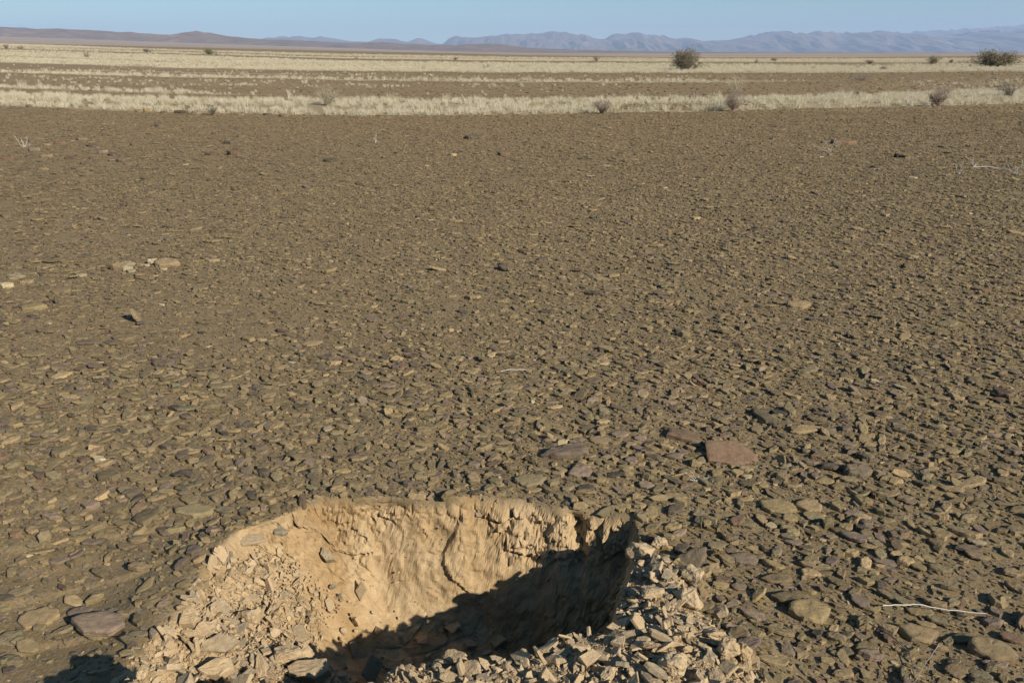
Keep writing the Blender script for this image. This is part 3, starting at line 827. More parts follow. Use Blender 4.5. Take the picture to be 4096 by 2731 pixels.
# ---- the stones that stand out in the photograph, each with its own place and look
# (px, py, width px, shape index, tint, thickness factor, tilt x, tilt y, turn, label)
NOTABLE = [
 (2925, 1826, 212, 16, 0.89, 1.0, 0.30, 0.12, 0.0, 'reddish-brown pentagonal slab propped up on the gravel behind the right corner of the pit'),
 (2735, 1752, 165, 17, 0.905, 1.2, 0.18, 0.14, -0.1, 'reddish tan slab lying just behind the reddish-brown slab'),
 (2258, 1820, 195, 18, 0.70, 1.1, 0.2, -0.05, 0.0, 'dark purple-grey ridged rock behind the back rim of the pit'),
 (2322, 1895, 110, 2, 0.70, 1.0, 0.1, 0.0, 0.3, 'purple-grey flat stone between the ridged dark rock and the pit rim'),
 (2115, 1930, 150, 1, 0.35, 1.0, 0.1, 0, 0.1, 'broad grey-green flat stone close behind the middle of the pit rim'),
 (2700, 1992, 105, 9, 0.52, 0.8, 0.1, 0, 0, 'squarish grey-brown stone behind the right corner of the pit'),
 (3425, 1896, 140, 4, 0.83, 1.8, 0.1, 0.1, 0.05, 'dark grey blocky stone on the gravel right of the reddish-brown slab'),
 (2345, 2008, 75, 6, 0.52, 2.2, 0, 0.2, -0.4, 'small thick grey-brown stone with a deep shadow just behind the pit rim'),
 (3110, 2032, 170, 8, 0.10, 0.9, 0.1, 0, 0.05, 'wide olive-grey slab on the gravel right of the pit corner'),
 (3235, 2030, 120, 10, 0.55, 1.0, 0.1, 0, -0.1, 'grey-brown slab touching the wide olive-grey slab'),
 (780, 2050, 190, 11, 0.34, 0.8, 0.05, 0, 0.12, 'large smooth grey-green slab left of the pit'),
 (150, 2480, 175, 12, 0.52, 0.9, 0.1, 0, 0.15, 'large grey-brown slab near the bottom left corner'),
 (322, 2455, 120, 13, 0.70, 0.9, 0.1, 0, 0.25, 'purple-grey streaked slab beside the large slab at bottom left'),
 (40, 2560, 120, 2, 0.32, 0.9, 0.05, 0, 0.1, 'grey-green slab at the lower left edge of the picture'),
 (450, 2445, 55, 7, 0.84, 1.2, 0.05, 0, 0.1, 'small dark notched stone between the streaked slab and the spoil heap'),
 (3170, 2402, 165, 14, 0.12, 1.1, 0.12, 0.05, -0.1, 'olive-grey notched slab on the gravel right of the spoil heap'),
 (3245, 2452, 185, 15, 0.05, 0.9, 0.1, 0.05, -0.1, 'long olive-grey slab right in front of the notched slab'),
 (3100, 2515, 85, 9, 0.15, 1.1, 0.15, 0, 0.5, 'olive-grey pointed stone beside the right foot of the spoil heap'),
 (3965, 2495, 105, 0, 0.72, 2.6, 0.0, 0.0, -0.2, 'dark rounded stone at the end of the long pale stem'),
 (3955, 2610, 210, 4, 0.58, 1.3, 0.15, 0.1, -0.35, 'large grey-brown tilted slab near the right edge at the bottom'),
 (3680, 2545, 170, 5, 0.69, 1.0, 0.1, 0.05, -0.2, 'purple-grey slab below the long pale stem'),
 (3825, 2690, 125, 1, 0.60, 1.2, 0.2, 0, 0.1, 'grey-brown slab at the bottom right, lowest on the gravel'),
 (2975, 2240, 120, 3, 0.71, 1.2, 0.1, 0.1, -0.2, 'purple-grey oval stone right of the pit'),
 (3010, 2195, 70, 6, 0.05, 1.2, 0.15, 0.1, 0.1, 'olive stone just behind the purple-grey oval stone'),
 (2955, 2350, 80, 8, 0.70, 1.6, 0.2, 0, 0.4, 'purple-grey cracked stone right of the pale clods'),
 (3620, 2250, 80, 10, 0.55, 2.0, 0.1, 0.0, 0.1, 'thick brownish stone on bare soil right of the pit'),
 (3820, 2148, 52, 2, 0.90, 1.6, 0.1, 0, 0.1, 'small rounded orange-brown stone on the right'),
 (3755, 2280, 110, 11, 0.33, 1.5, 0.1, 0.1, -0.1, 'grey-green layered stone right of the thick brownish stone'),
 (3155, 2120, 95, 13, 0.33, 0.7, 0.1, 0.3, 0.15, 'thin grey-green slab standing proud of the gravel, right of the pit corner'),
 (3110, 2320, 130, 14, 0.56, 0.9, 0.1, 0.0, 0.0, 'grey-brown slab just behind the notched slab'),
 (2480, 1740, 100, 0, 0.72, 0.9, 0.05, 0, 0, 'purple-grey slab left of the reddish tan slab'),
 (2560, 1755, 60, 12, 0.70, 1.2, 0.1, 0, 0.2, 'small purple-grey stone next to the reddish tan slab'),
 (2590, 1805, 55, 9, 0.89, 1.4, 0.1, 0, 0, 'small round reddish stone left of the reddish-brown slab'),
 (2700, 1830, 85, 6, 0.70, 2.0, 0.1, 0, 0.2, 'bluish-grey cracked stone beside the shadow of the reddish-brown slab'),
 (2400, 1765, 110, 8, 0.56, 0.8, 0.1, 0, 0.1, 'narrow grey-brown slab right of the ridged dark rock'),
 (2990, 1910, 50, 5, 0.98, 1.4, 0, 0, 0.1, 'cream chip lying right of the reddish-brown slab'),
 (3145, 1865, 45, 3, 0.985, 1.8, 0, 0, 0.1, 'pair-less cream block right of the reddish-brown slab, behind the cream chip'),
 (510, 1062, 66, 1, 0.98, 2.4, 0.2, 0.1, 0.1, 'pale cream rounded rock in the middle of the pale outcrop on the left'),
 (478, 1078, 65, 2, 0.94, 2.6, 0.1, 0, 0.2, 'tan rock at the left end of the pale outcrop'),
 (613, 1055, 56, 4, 0.98, 2.6, 0.2, 0, 0, 'pale cream peaked rock right of the rounded cream rock'),
 (665, 1064, 110, 7, 0.95, 1.8, 0.2, 0, 0.1, 'broad tan rock at the right end of the pale outcrop'),
 (512, 1082, 50, 5, 0.985, 2.0, 0.1, 0, 0, 'small cream rock in front of the pale outcrop'),
 (325, 1103, 55, 8, 0.98, 1.6, 0.1, 0, 0, 'cream rock left of the pale outcrop'),
 (70, 1110, 70, 9, 0.98, 1.3, 0.1, 0, 0.1, 'cream rock near the left edge of the picture, largest of a pale patch'),
 (30, 1146, 60, 10, 0.985, 1.6, 0.1, 0, 0.1, 'cream rock at the left edge, in front of the pale patch'),
 (105, 1130, 60, 3, 0.95, 1.4, 0.1, 0, 0.1, 'tan rock in the pale patch near the left edge'),
 (850, 1045, 60, 6, 0.95, 1.4, 0.1, 0, 0.1, 'tan rock well right of the pale outcrop'),
 (240, 1166, 90, 12, 0.69, 0.8, 0.1, 0, 0.05, 'purple-grey slab left of centre, in front of the pale rocks'),
 (132, 1235, 130, 0, 0.2, 1.2, 0.1, 0, 0.0, 'dusty olive-grey slab beside the upright dark sliver'),
 (130, 1268, 50, 11, 0.84, 1.4, 0.1, 0, 0.05, 'dark grey stone in front of the dusty olive-grey slab'),
 (229, 1215, 46, 13, 0.83, 0.7, 0.0, 1.45, 0.25, 'dark sliver of slate standing upright on the left'),
 (548, 1285, 75, 10, 0.69, 0.8, 0.0, 1.05, 0.3, 'purple-grey slab leaning on a low mound on the left'),
 (505, 1355, 105, 15, 0.69, 0.8, 0.05, 0, 0.05, 'long purple-grey slab in front of the leaning slab'),
 (660, 1460, 110, 14, 0.84, 1.2, 0.1, 0, -0.1, 'dark grey stone standing proud of the gravel left of centre'),
 (2740, 1345, 60, 5, 0.20, 2.2, 0.0, 0.2, 0.1, 'olive stone with a dark shadow in the middle distance'),
 (3640, 1030, 85, 6, 0.40, 1.8, 0.0, 0.2, 0, 'grey-green stone with a black shadow on the right, in the middle distance'),
 (3190, 1225, 120, 4, 0.69, 0.8, 0.1, 0, 0.1, 'long purple-grey slab in the middle distance on the right'),
 (3375, 576, 95, 16, 0.885, 2.0, 0.12, 0, 0, 'reddish-brown flat rock behind the dry sprig on the right'),
 (3296, 574, 30, 5, 0.86, 1.6, 0.1, 0, 0, 'small dark stone left of the dry sprig on the right'),
 (410, 611, 52, 0, 0.70, 2.0, 0.1, 0, 0, 'purple-grey low rock among the dark rocks at the far left'),
 (373, 636, 44, 1, 0.885, 2.0, 0.1, 0, 0, 'reddish-brown block among the dark rocks at the far left'),
 (487, 648, 38, 2, 0.72, 2.4, 0.1, 0, 0, 'purple-grey peaked rock at the far left, nearest the middle'),
 (285, 637, 60, 3, 0.885, 1.2, 0.1, 0, 0, 'thin reddish-brown slab left of the reddish block at the far left'),
 (20, 636, 70, 6, 0.885, 1.4, 0.1, 0, 0, 'reddish-brown slab at the far left edge'),
 (135, 604, 55, 7, 0.70, 2.4, 0.1, 0, 0, 'purple-grey rock near the bleached sprig at the far left'),
 (310, 676, 62, 8, 0.84, 1.2, 0.1, 0, 0, 'dark grey thin slab, lowest of the far left rocks'),
 (846, 621, 48, 9, 0.88, 1.8, 0.1, 0, 0, 'small reddish-brown slab left of the square-ended far slab'),
 (938, 622, 58, 10, 0.885, 2.2, 0.1, 0, 0, 'reddish-brown square-ended slab in the left distance'),
 (925, 576, 66, 11, 0.86, 1.8, 0.1, 0, 0, 'dark brown slab farther off than the square-ended slab'),
 (963, 549, 38, 12, 0.69, 2.2, 0.1, 0, 0, 'small purple-grey rock behind the dark brown far slab'),
 (640, 507, 44, 4, 0.70, 2.0, 0.1, 0, 0, 'purple-grey rock below the grass on the left'),
 (860, 540, 30, 13, 0.84, 2.4, 0.1, 0, 0, 'small dark rock below the grass on the left'),
 (245, 735, 45, 14, 0.885, 1.4, 0.1, 0, 0, 'isolated reddish-brown slab on the left'),
 (1325, 647, 62, 15, 0.86, 1.0, 0.1, 0, 0, 'thin dark brown slab in the distance left of centre'),
 (1900, 556, 90, 3, 0.86, 1.2, 0.1, 0, 0, 'long thin brown slab in the distance near the centre'),
 (2018, 622, 55, 5, 0.90, 1.4, 0.1, 0, 0, 'thin orange-brown slab in the distance near the centre'),
 (1810, 623, 34, 6, 0.95, 3.0, 0.1, 0, 0, 'small tan peaked rock in the distance left of centre'),
 (590, 447, 40, 7, 0.55, 2.6, 0.1, 0, 0, 'grey-brown rock at the foot of the grass on the left'),
 (720, 453, 60, 8, 0.86, 2.0, 0.1, 0, 0, 'dark brown slab at the foot of the grass on the left'),
 (118, 430, 24, 9, 0.86, 3.0, 0.1, 0, 0, 'small dark brown rock at the foot of the grass, far left'),
]
BIGN = 16
r_ = random.Random(5)
for i in range(16):
    NOTABLE.append((r_.uniform(-20, 560), r_.uniform(560, 690), r_.uniform(26, 62), r_.randrange(16), r_.choice([0.70, 0.885, 0.56, 0.84]), r_.uniform(0.8, 1.8), 0.1, 0, 0, 'low dusty rock of the scattered rocky patch at the far left'))
for i in range(9):
    u = r_.uniform(200, 1150)
    NOTABLE.append((u, np.interp(u, [0, 683, 1366], [424, 454, 466]) + r_.uniform(0, 5), r_.uniform(24, 52), r_.randrange(16), r_.choice([0.84, 0.56, 0.70]), r_.uniform(1.2, 2.0), 0.1, 0, 0, 'low brown rock along the foot of the nearest grass on the left'))
for i in range(12):
    NOTABLE.append((r_.choice([r_.uniform(0, 140), r_.uniform(470, 800)]), 0, r_.uniform(18, 42), r_.randrange(16), r_.choice([0.95, 0.98, 0.98]), r_.uniform(1.2, 2.2), 0.15, 0, 0, 'small pale rock of the low cream outcrop on the left'))
    q = NOTABLE[-1]; NOTABLE[-1] = (q[0], np.interp(q[0], [0, 140, 470, 800], [1120, 1110, 1075, 1055]) + r_.uniform(-16, 16)) + q[2:]
keep = np.ones(n, bool)
nobj = []
for i, (px, py, w, sh, tn, tk, ax, ay, az, lab) in enumerate(NOTABLE):
    x, y = at(px, py)
    for _ in range(2):
        z = float(ground_z(x, y)[0]); x, y = at(px, py, z)
    _, _, dep = project(x, y, z)
    size = w / FPX * dep
    keep &= ~((np.abs(sx - x) < size * 0.48) & (np.abs(sy - y) < size * 0.34) & (ss > 0.02))
    if ay > 0.6:
        lift = size * 0.30
    else:
        lift = size * 0.03 + 0.5 * size * abs(math.sin(ax)) * 0.25
    o = link('flat_stone', SL_BIG[sh])
    o.location = (x, y, z + lift)
    o.rotation_euler = (ax, ay, az)
    o.scale = (size, size * 0.95, size * tk)
    o['tint'] = float(tn)
    tag(o, lab.replace('pair-less ', ''), 'stone', 'rocks: ' + lab if lab.startswith(('low dusty', 'low brown', 'small pale rock of')) else None)
    nobj.append(o)
sx, sy, ss, SR, SS, SPt, tint = (a[keep] for a in (sx, sy, ss, SR, SS, SPt, tint))
n = len(sx)
idx_small = rng.integers(0, len(SL_SMALL), n)
idx_big = rng.integers(0, BIGN, n)
px, py, dep = project(SPt[:, 0], SPt[:, 1], SPt[:, 2])
vis = (px > 0) & (px < 4096) & (py < 2731)
sizepx = np.where(vis, SS[:, 0] * SS[:, 1] / dep ** 2, 0)
order = np.argsort(-sizepx)
NS = 300 - len(NOTABLE)
chosen = order[:NS]
def zone_name(px, py):
    if py < 1300: return 'in the distance'
    if py < 1930:
        return ('on the plain behind and left of the pit' if px < 1150 else 'on the plain straight behind the pit' if px < 2500 else 'on the plain behind and right of the pit')
    if px < 1300:
        return 'on bare soil left of the pit' if py > 2250 else 'left of the back corner of the pit'
    if px < 2500: return 'at the back rim of the pit'
    if px > 3500: return 'near the right edge of the picture'
    return 'between the pit and the right edge' if py < 2350 else 'right of the spoil heap'
labs = {}
for i in chosen:
    el = SS[i, 0] / SS[i, 1]
    shape = 'long' if el > 1.45 else 'broad' if el < 1.08 else 'flat'
    zn = zone_name(px[i], py[i])
    big = 'large' if ss[i] > 0.105 else 'medium' if ss[i] > 0.08 else 'smaller'
    lab = '%s %s %s stone lying %s' % (big, shape, tint_class(tint[i]), zn)
    labs.setdefault(lab, []).append(i)
for lab, li in labs.items():
    for i in li:
        o = link('flat_stone', SL_BIG[idx_big[i]])
        o.location = SPt[i]; o.rotation_euler = SR[i]; o.scale = SS[i] * [1, 1, 1.0]
        o['tint'] = float(tint[i])
        tag(o, lab, 'stone', 'loose stones: ' + lab if len(li) > 1 else 'loose stones of the plain')
rest = np.ones(n, bool); rest[chosen] = False
small = rest & (ss < 0.055); big = rest & ~small
scatter('gravel', SPt[small], SR[small], SS[small], tint[small], idx_small[small], C_SL, 'thin olive-grey shale chips paving the whole desert plain', 'gravel', M_SHALE)
scatter('flat_stones', SPt[big], SR[big], SS[big], tint[big], idx_big[big], C_SB, 'larger flat shale stones strewn through the gravel of the plain', 'stones', M_SHALE)

# ---------------------------------------------------------------- rubble of the spoil heap
def rubble_points(density, s0, s1, pw, inside):
    s = 1 / math.sqrt(density)
    X, Y = np.meshgrid(np.arange(-2.2, 1.6, s), np.arange(0.95, 2.75, s))
    x = (X + rng.uniform(-0.6, 0.6, X.shape) * s).ravel(); y = (Y + rng.uniform(-0.6, 0.6, X.shape) * s).ravel()
    db, dr, dl, dn, ins = zones(x, y)
    m = spoil_mask(x, y)
    z = height(x, y)
    # loose stones lie on the bank and thin out down the inner slopes
    dd_ = np.maximum(np.where((x < -0.45) | (y < 2.0), ins - 0.22, ins), 0)
    p = m * np.clip(1.0 - dd_ / inside, 0.03, 1)
    p = np.where((ins > 0) & (z < -0.33), 0.05, p)
    p = np.where((db < 0.2) & (ins > 0) & (x > -0.6), 0.05, p)
    p = np.where((dr < 0.16) & (ins > 0), 0.04, p)
    p = np.where((ins <= 0) & (m < 0.5), m * 0.8 + (0.012 if s1 < 0.02 else 0.0) * (np.abs(x + 0.3) < 1.5) * (y < 2.6), p)
    k = rng.random(len(x)) < p
    x, y, z = x[k], y[k], z[k]
    u = rng.random(len(x))
    return x, y, z, s0 + (s1 - s0) * u ** pw
RX, RY, RZ, RS = [], [], [], []
for args, lift in (((15000, 0.004, 0.012, 1.6, 0.34), 0.2), ((2200, 0.012, 0.036, 1.6, 0.26), 0.25), ((400, 0.026, 0.092, 2.7, 0.20), 0.35), ((1100, 0.015, 0.062, 2.4, 0.14), 0.8)):
    x, y, z, s = rubble_points(*args)
    RX.append(x); RY.append(y); RZ.append(z + s * lift * rng.uniform(0.3, 1, len(s)) * 0.5); RS.append(s)
rx, ry, rz_, rs = map(np.concatenate, (RX, RY, RZ, RS))
RNOT = [
 (1490, 2715, 170, 4, 0.80, 0.45, 0.0, 1.30, -0.9, 0.10, 'pale slab standing upright at the near edge of the pit'),
 (2160, 2665, 125, 2, 0.6, 0.45, 0.0, 1.15, 0.5, 0.05, 'narrow slab leaning upright on the heap in front of the pit'),
 (755, 2500, 105, 1, 0.5, 0.9, 0.35, 0.1, 0.1, 0.02, 'squarish pale block at the left foot of the spoil heap'),
 (760, 2540, 80, 6, 0.2, 1.0, 0.2, 0, 0.1, 0.01, 'oblong pale block just below the squarish block'),
 (1240, 2700, 200, 7, 0.5, 0.8, 0.3, 0.0, -0.05, 0.03, 'long dusty slab in the lower left of the spoil heap'),
 (880, 2700, 150, 9, 0.1, 0.9, 0.4, 0, 0.05, 0.03, 'thick pale block beside the long dusty slab'),
 (880, 2590, 170, 10, 0.85, 0.5, 0.5, 0.1, 0.35, 0.02, 'large greyish slab on the left shoulder of the spoil heap'),
 (1200, 2550, 110, 3, 0.9, 0.5, 0.5, 0.1, -0.2, 0.02, 'flat grey slab on the inner slope left of the upright slab'),
 (1310, 2235, 95, 5, 0.88, 0.9, 0.4, 0.4, -0.6, 0.02, 'olive-grey slab half buried in the left wall of the pit'),
 (2755, 2420, 125, 13, 0.1, 1.1, 0.1, 0, -0.2, 0.03, 'biggest ochre earth clod on the right bank of the pit'),
 (2565, 2225, 115, 14, 0.3, 1.1, 0.1, 0, 0.3, 0.03, 'ochre earth clod on the right rim, nearest the back corner'),
 (2640, 2185, 75, 15, 0.05, 1.0, 0.0, 0, 0, 0.02, 'small pale rounded clod behind the ochre clod'),
 (2605, 2405, 90, 16, 0.4, 0.8, 0.0, 0, 0.1, 0.05, 'flat ochre clod perched over the shaded pit'),
 (2770, 2330, 95, 17, 0.0, 1.1, 0.3, 0.3, -1.0, 0.04, 'knobbly cream clod on the right bank'),
 (2665, 2320, 70, 0, 0.97, 0.6, 0.5, 0.0, 0.1, 0.03, 'smooth olive stone among the clods of the right bank'),
 (2905, 2625, 100, 18, 0.0, 1.3, 0.1, 0, 0.4, 0.04, 'ribbed cream clod at the right foot of the heap'),
 (2970, 2640, 80, 19, 0.1, 1.3, 0.1, 0.4, 0.9, 0.04, 'jagged cream clod, rightmost of the heap'),
 (2700, 2690, 120, 12, 0.15, 1.0, 0.1, 0, 0.2, 0.04, 'ochre clod in the lower right of the heap'),
 (1995, 2590, 80, 8, 0.5, 1.1, 0.3, 0.0, 0.1, 0.03, 'thick pale stone on the crest of the heap in front of the pit'),
 (1885, 2595, 70, 11, 0.5, 0.8, 0.35, 0.3, 0.4, 0.03, 'tilted pale stone left of the thick crest stone'),
 (2220, 2605, 85, 1, 0.6, 0.9, 0.4, 0, 0.1, 0.03, 'pale slab resting against the leaning upright slab'),
 (2870, 2470, 105, 9, 0.85, 0.7, 0.3, -0.5, -0.7, 0.03, 'greyish slab sloping off the right bank'),
 (2450, 2540, 80, 4, 0.5, 1.0, 0.4, 0, 0.1, 0.03, 'pale blocky stone at the right end of the near crest'),
 (1150, 2640, 110, 16, 0.1, 1.1, 0.2, 0, 0.3, 0.03, 'rough pale clod in the middle of the left heap'),
 (1020, 2400, 90, 2, 0.8, 0.5, 0.4, 0.2, 0.0, 0.01, 'grey flat stone on the upper left slope of the pit'),
 (2360, 2660, 110, 8, 0.4, 0.7, 0.5, 0.0, 0.2, 0.03, 'broad pale slab low on the near bank'),
 (990, 2165, 150, 6, 0.75, 0.5, 0.2, 0.0, 0.1, 0.01, 'large dusty slab at the back left corner of the pit'),
 (1120, 2130, 85, 3, 0.97, 0.7, 0.2, 0, 0.1, 0.01, 'grey stone at the top of the back left corner'),
]
kp = np.ones(len(rx), bool)
for (qx, qy, w, sh, tn, tk, ax, ay, az, lift, lab) in RNOT:
    x, y = at(qx, qy)
    for _ in range(12):
        z = float(ground_z(x, y)[0]); nx_, ny_ = at(qx, qy, z)
        x = 0.5 * x + 0.5 * nx_; y = 0.5 * y + 0.5 * ny_
    z = float(ground_z(x, y)[0])
    _, _, dep = project(x, y, z)
    size = w / FPX * dep
    kp &= ~((np.hypot(rx - x, ry - y) < size * 0.36) & (rs > 0.02))
    me = RB_BIG[sh % len(RB_BIG)]
    o = link('earth_clod' if sh >= 12 else 'rubble_stone', me)
    o.location = (x, y, z + lift * 0.7)
    o.rotation_euler = (ax, ay, az)
    o.scale = (size, size, size * tk * (1.6 if sh < 12 else 1))
    o['tint'] = float(tn)
    tag(o, lab, 'clod' if sh >= 12 else 'stone')
rx, ry, rz_, rs = rx[kp], ry[kp], rz_[kp], rs[kp]
n = len(rx)
hx, hy = stone_normals(rx, ry)
hx, hy = np.clip(hx, -1, 1), np.clip(hy, -1, 1)
RR = np.stack([rng.normal(0, 0.42, n) + np.arctan(hy), rng.normal(0, 0.42, n) - np.arctan(hx), rng.uniform(0, 6.283, n)], -1)
RSc = np.stack([rs * rng.uniform(0.9, 1.4, n), rs * rng.uniform(0.75, 1.2, n), rs * rng.uniform(0.3, 1.0, n)], -1)
RP = np.stack([rx, ry, rz_], -1)
rt = rng.random(n) ** 1.15
px, py, dep = project(rx, ry, rz_)
vis = (px > 0) & (px < 4096) & (py < 2731)
ri = np.where(rng.random(n) < 0.82, rng.integers(0, 12, n), rng.integers(12, 20, n))
order = np.argsort(-np.where(vis, rs / dep, 0))
chosen = order[:300 - len(RNOT)]
def rzone(px, py):
    if px < 1050: return 'on the left flank of the spoil heap' if py > 2350 else 'on the upper left rim of the pit'
    if px < 1500: return 'on the inner left slope of the pit' if py < 2550 else 'in front of the upright slab'
    if px < 2300: return 'on the near bank in front of the pit' if py > 2500 else 'on the pit floor'
    return 'on the right bank beside the dark pit' if py < 2500 else 'on the lower right of the spoil heap'
labs = {}
for i in chosen:
    isc = ri[i] >= 12
    col = 'cream' if rt[i] < 0.4 else 'tan' if rt[i] < 0.72 else 'greyish'
    big = 'large' if rs[i] > 0.066 else 'middling' if rs[i] > 0.05 else 'small'
    lab = '%s %s %s %s' % (big, col, 'earth clod' if isc else 'broken stone', rzone(px[i], py[i]))
    labs.setdefault(lab, []).append(i)
for lab, li in labs.items():
    for i in li:
        isc = ri[i] >= 12
        me = RB_BIG[12 + int(ri[i]) % 8] if isc else RB_BIG[int(ri[i])]
        o = link('earth_clod' if isc else 'rubble_stone', me)
        o.location = RP[i]; o.rotation_euler = RR[i]; o.scale = RSc[i]
        o['tint'] = float(rt[i])
        tag(o, lab, 'clod' if isc else 'stone', 'spoil: ' + lab if len(li) > 1 else 'loose pieces of the spoil heap')
rest = np.ones(n, bool); rest[chosen] = False
scatter('rubble', RP[rest], RR[rest], RSc[rest], rt[rest], ri[rest], C_RS, 'loose pale rubble and crumbs heaped round the pit', 'rubble', M_RUB)

# ---------------------------------------------------------------- grass
def tuft_mesh(seed, nb, hgt, spread, wid):
    r = np.random.default_rng(seed)
    V, F = [], []
    for b in range(nb):
        a = r.uniform(0, 6.283); rad = spread * math.sqrt(r.random())
        x0, y0 = rad * math.cos(a), rad * math.sin(a)
        lean = r.uniform(0.05, 0.5) * hgt
        la = a + r.normal(0, 0.6)
        h = hgt * r.uniform(0.45, 1.0)
        dx, dy = math.cos(la) * lean, math.sin(la) * lean
        wa = r.uniform(0, 3.14); wx, wy = math.cos(wa) * wid * 0.5, math.sin(wa) * wid * 0.5
        i = len(V)
        V += [(x0 - wx, y0 - wy, -0.02), (x0 + wx, y0 + wy, -0.02),
              (x0 + dx * .4 - wx, y0 + dy * .4 - wy, h * .55), (x0 + dx * .4 + wx, y0 + dy * .4 + wy, h * .55),
              (x0 + dx, y0 + dy, h)]
        F += [(i, i + 1, i + 3), (i, i + 3, i + 2), (i + 2, i + 3, i + 4)]
    me = make_mesh('grass_tuft', np.array(V), np.array(F))
    me.materials.append(M_GRASS)
    return me
print('grass')
TUFTS = [tuft_mesh(500 + i, 60, random.uniform(0.14, 0.27), random.uniform(0.04, 0.10), 0.005) for i in range(8)]
C_TUFT = proto_collection('lib_tuft', TUFTS)
GX, GY, GS, GZ = [], [], [], []
for d0, d1, dens, sc in [(17, 45, 17, 1.0), (45, 100, 5, 1.15), (100, 230, 1.5, 1.4), (230, 520, 0.35, 1.8)]:
    w = 0.70 * d1 + 5
    N = int(2 * w * (d1 - d0) * dens)
    x = rng.uniform(-w, w, N); y = rng.uniform(d0, d1, N)
    m = np.abs(x) < 0.70 * y + 5
    x, y = x[m], y[m]
    z = height(x, y)
    px, py, _ = project(x, y, z)
    den, far = strips(px, py)
    cl = fbm(N1, x * 0.5, y * 0.5, 30, 3)
    k = rng.random(len(x)) < np.where(den > 0.7, den * (0.85 + 0.2 * cl), den * np.clip(0.25 + 1.6 * cl, 0, 2))
    k &= far < 0.5
    GX.append(x[k]); GY.append(y[k]); GZ.append(z[k]); GS.append(rng.uniform(0.55, 1.15, k.sum()) * sc * np.where(den[k] > 0.7, 1, 0.72))
gx, gy, gz, gs = map(np.concatenate, (GX, GY, GZ, GS))
gs = gs * np.where(rng.random(len(gs)) < 0.03, 1.5, 1.0)
n = len(gx)
scatter('dry_grass', np.stack([gx, gy, gz], -1), np.stack([rng.normal(0, .08, n), rng.normal(-0.12, .08, n), rng.uniform(0, 6.283, n)], -1),
        np.stack([gs, gs, gs * rng.uniform(0.7, 1.2, n)], -1), np.clip(rng.normal(0.4, 0.25, n) + 0.15 * fbm(N2, gx * .2, gy * .2, 1, 2), 0, 1),
        rng.integers(0, len(TUFTS), n), C_TUFT, 'pale straw-coloured desert grass growing in long strips across the plain', 'grass', M_GRASS)

# ---------------------------------------------------------------- bushes and sprigs
def tubes(paths, sides=3):
    """paths: list of (points Nx3, r0, r1) -> verts, faces"""
    V, F = [], []
    for P, r0, r1 in paths:
        P = np.asarray(P, float); m = len(P)
        base = len(V)
        for i in range(m):
            d = P[min(i + 1, m - 1)] - P[max(i - 1, 0)]
            d = d / (np.linalg.norm(d) + 1e-9)
            u = np.cross(d, (0.3, 0.9, 0.2)); u /= np.linalg.norm(u) + 1e-9
            w = np.cross(d, u)
            rr = r0 + (r1 - r0) * i / (m - 1)
            for s in range(sides):
                a = 2 * math.pi * s / sides
                V.append(P[i] + (u * math.cos(a) + w * math.sin(a)) * rr)
        for i in range(m - 1):
            for s in range(sides):
                s2 = (s + 1) % sides
                F.append((base + i * sides + s, base + i * sides + s2, base + (i + 1) * sides + s2, base + (i + 1) * sides + s))
    return np.array(V), np.array(F)

def bush_parts(seed, w, h, stems, twigs, r0, leafy, up=0.5, curl=0.35):
    """branching paths filling a width w and height h, and leaf quads near the twig ends"""
    r = np.random.default_rng(seed)
    paths, tips = [], []
    for s in range(stems):
        a = r.uniform(0, 6.283); el = r.uniform(0.25, 1.25)
        d = np.array([math.cos(a) * math.cos(el) * w * 0.5, math.sin(a) * math.cos(el) * w * 0.5, h * (0.35 + 0.6 * math.sin(el))])
        n = 7
        P = [np.array([r.normal(0, w * 0.03), r.normal(0, w * 0.03), -0.03])]
        for i in range(n):
            P.append(P[-1] + d / n * r.uniform(0.8, 1.15) + r.normal(0, 0.035, 3) * w * 0.5)
        paths.append((P, r0, r0 * 0.3))
        for t in range(twigs):
            i = r.integers(2, n + 1)
            q = P[i]
            dd = d / np.linalg.norm(d) * up + r.normal(0, 0.6, 3)
            dd /= np.linalg.norm(dd)
            L = r.uniform(0.12, 0.34) * min(w, h * 1.6)
            Q = [q]
            for j in range(4):
                dd = dd + r.normal(0, curl, 3); dd /= np.linalg.norm(dd)
                nq = Q[-1] + dd * L / 4
                nq[2] = max(nq[2], 0.01)
                Q.append(nq)
            paths.append((Q, r0 * 0.35, r0 * 0.12))
            tips += Q[2:]
            for j in range(2):
                e = dd + r.normal(0, 0.7, 3); e /= np.linalg.norm(e)
                q2 = Q[r.integers(2, 5)]
                qe = q2 + e * L * 0.4; qe[2] = max(qe[2], 0.01)
                paths.append(([q2, (q2 + qe) / 2 + r.normal(0, .02, 3) * w * .3, qe], r0 * 0.2, r0 * 0.08))
                tips.append(qe)
    V, F = tubes(paths)
    LV, LF = [], []
    if leafy:
        tips = np.array(tips)
        for i in range(leafy):
            c = tips[r.integers(0, len(tips))] + r.normal(0, 0.025, 3) * w
            c[2] = max(c[2], 0.02)
            s = r.uniform(0.008, 0.02) * w ** 0.6
            u = r.normal(size=3); u /= np.linalg.norm(u)
            v = np.cross(u, r.normal(size=3)); v /= np.linalg.norm(v)
            b = len(LV)
            LV += [c - u * s * 1.6, c + v * s * 0.6, c + u * s * 1.6, c - v * s * 0.6]
            LF.append((b, b + 1, b + 2, b + 3))
    return V, F, (np.array(LV), np.array(LF)) if leafy else None

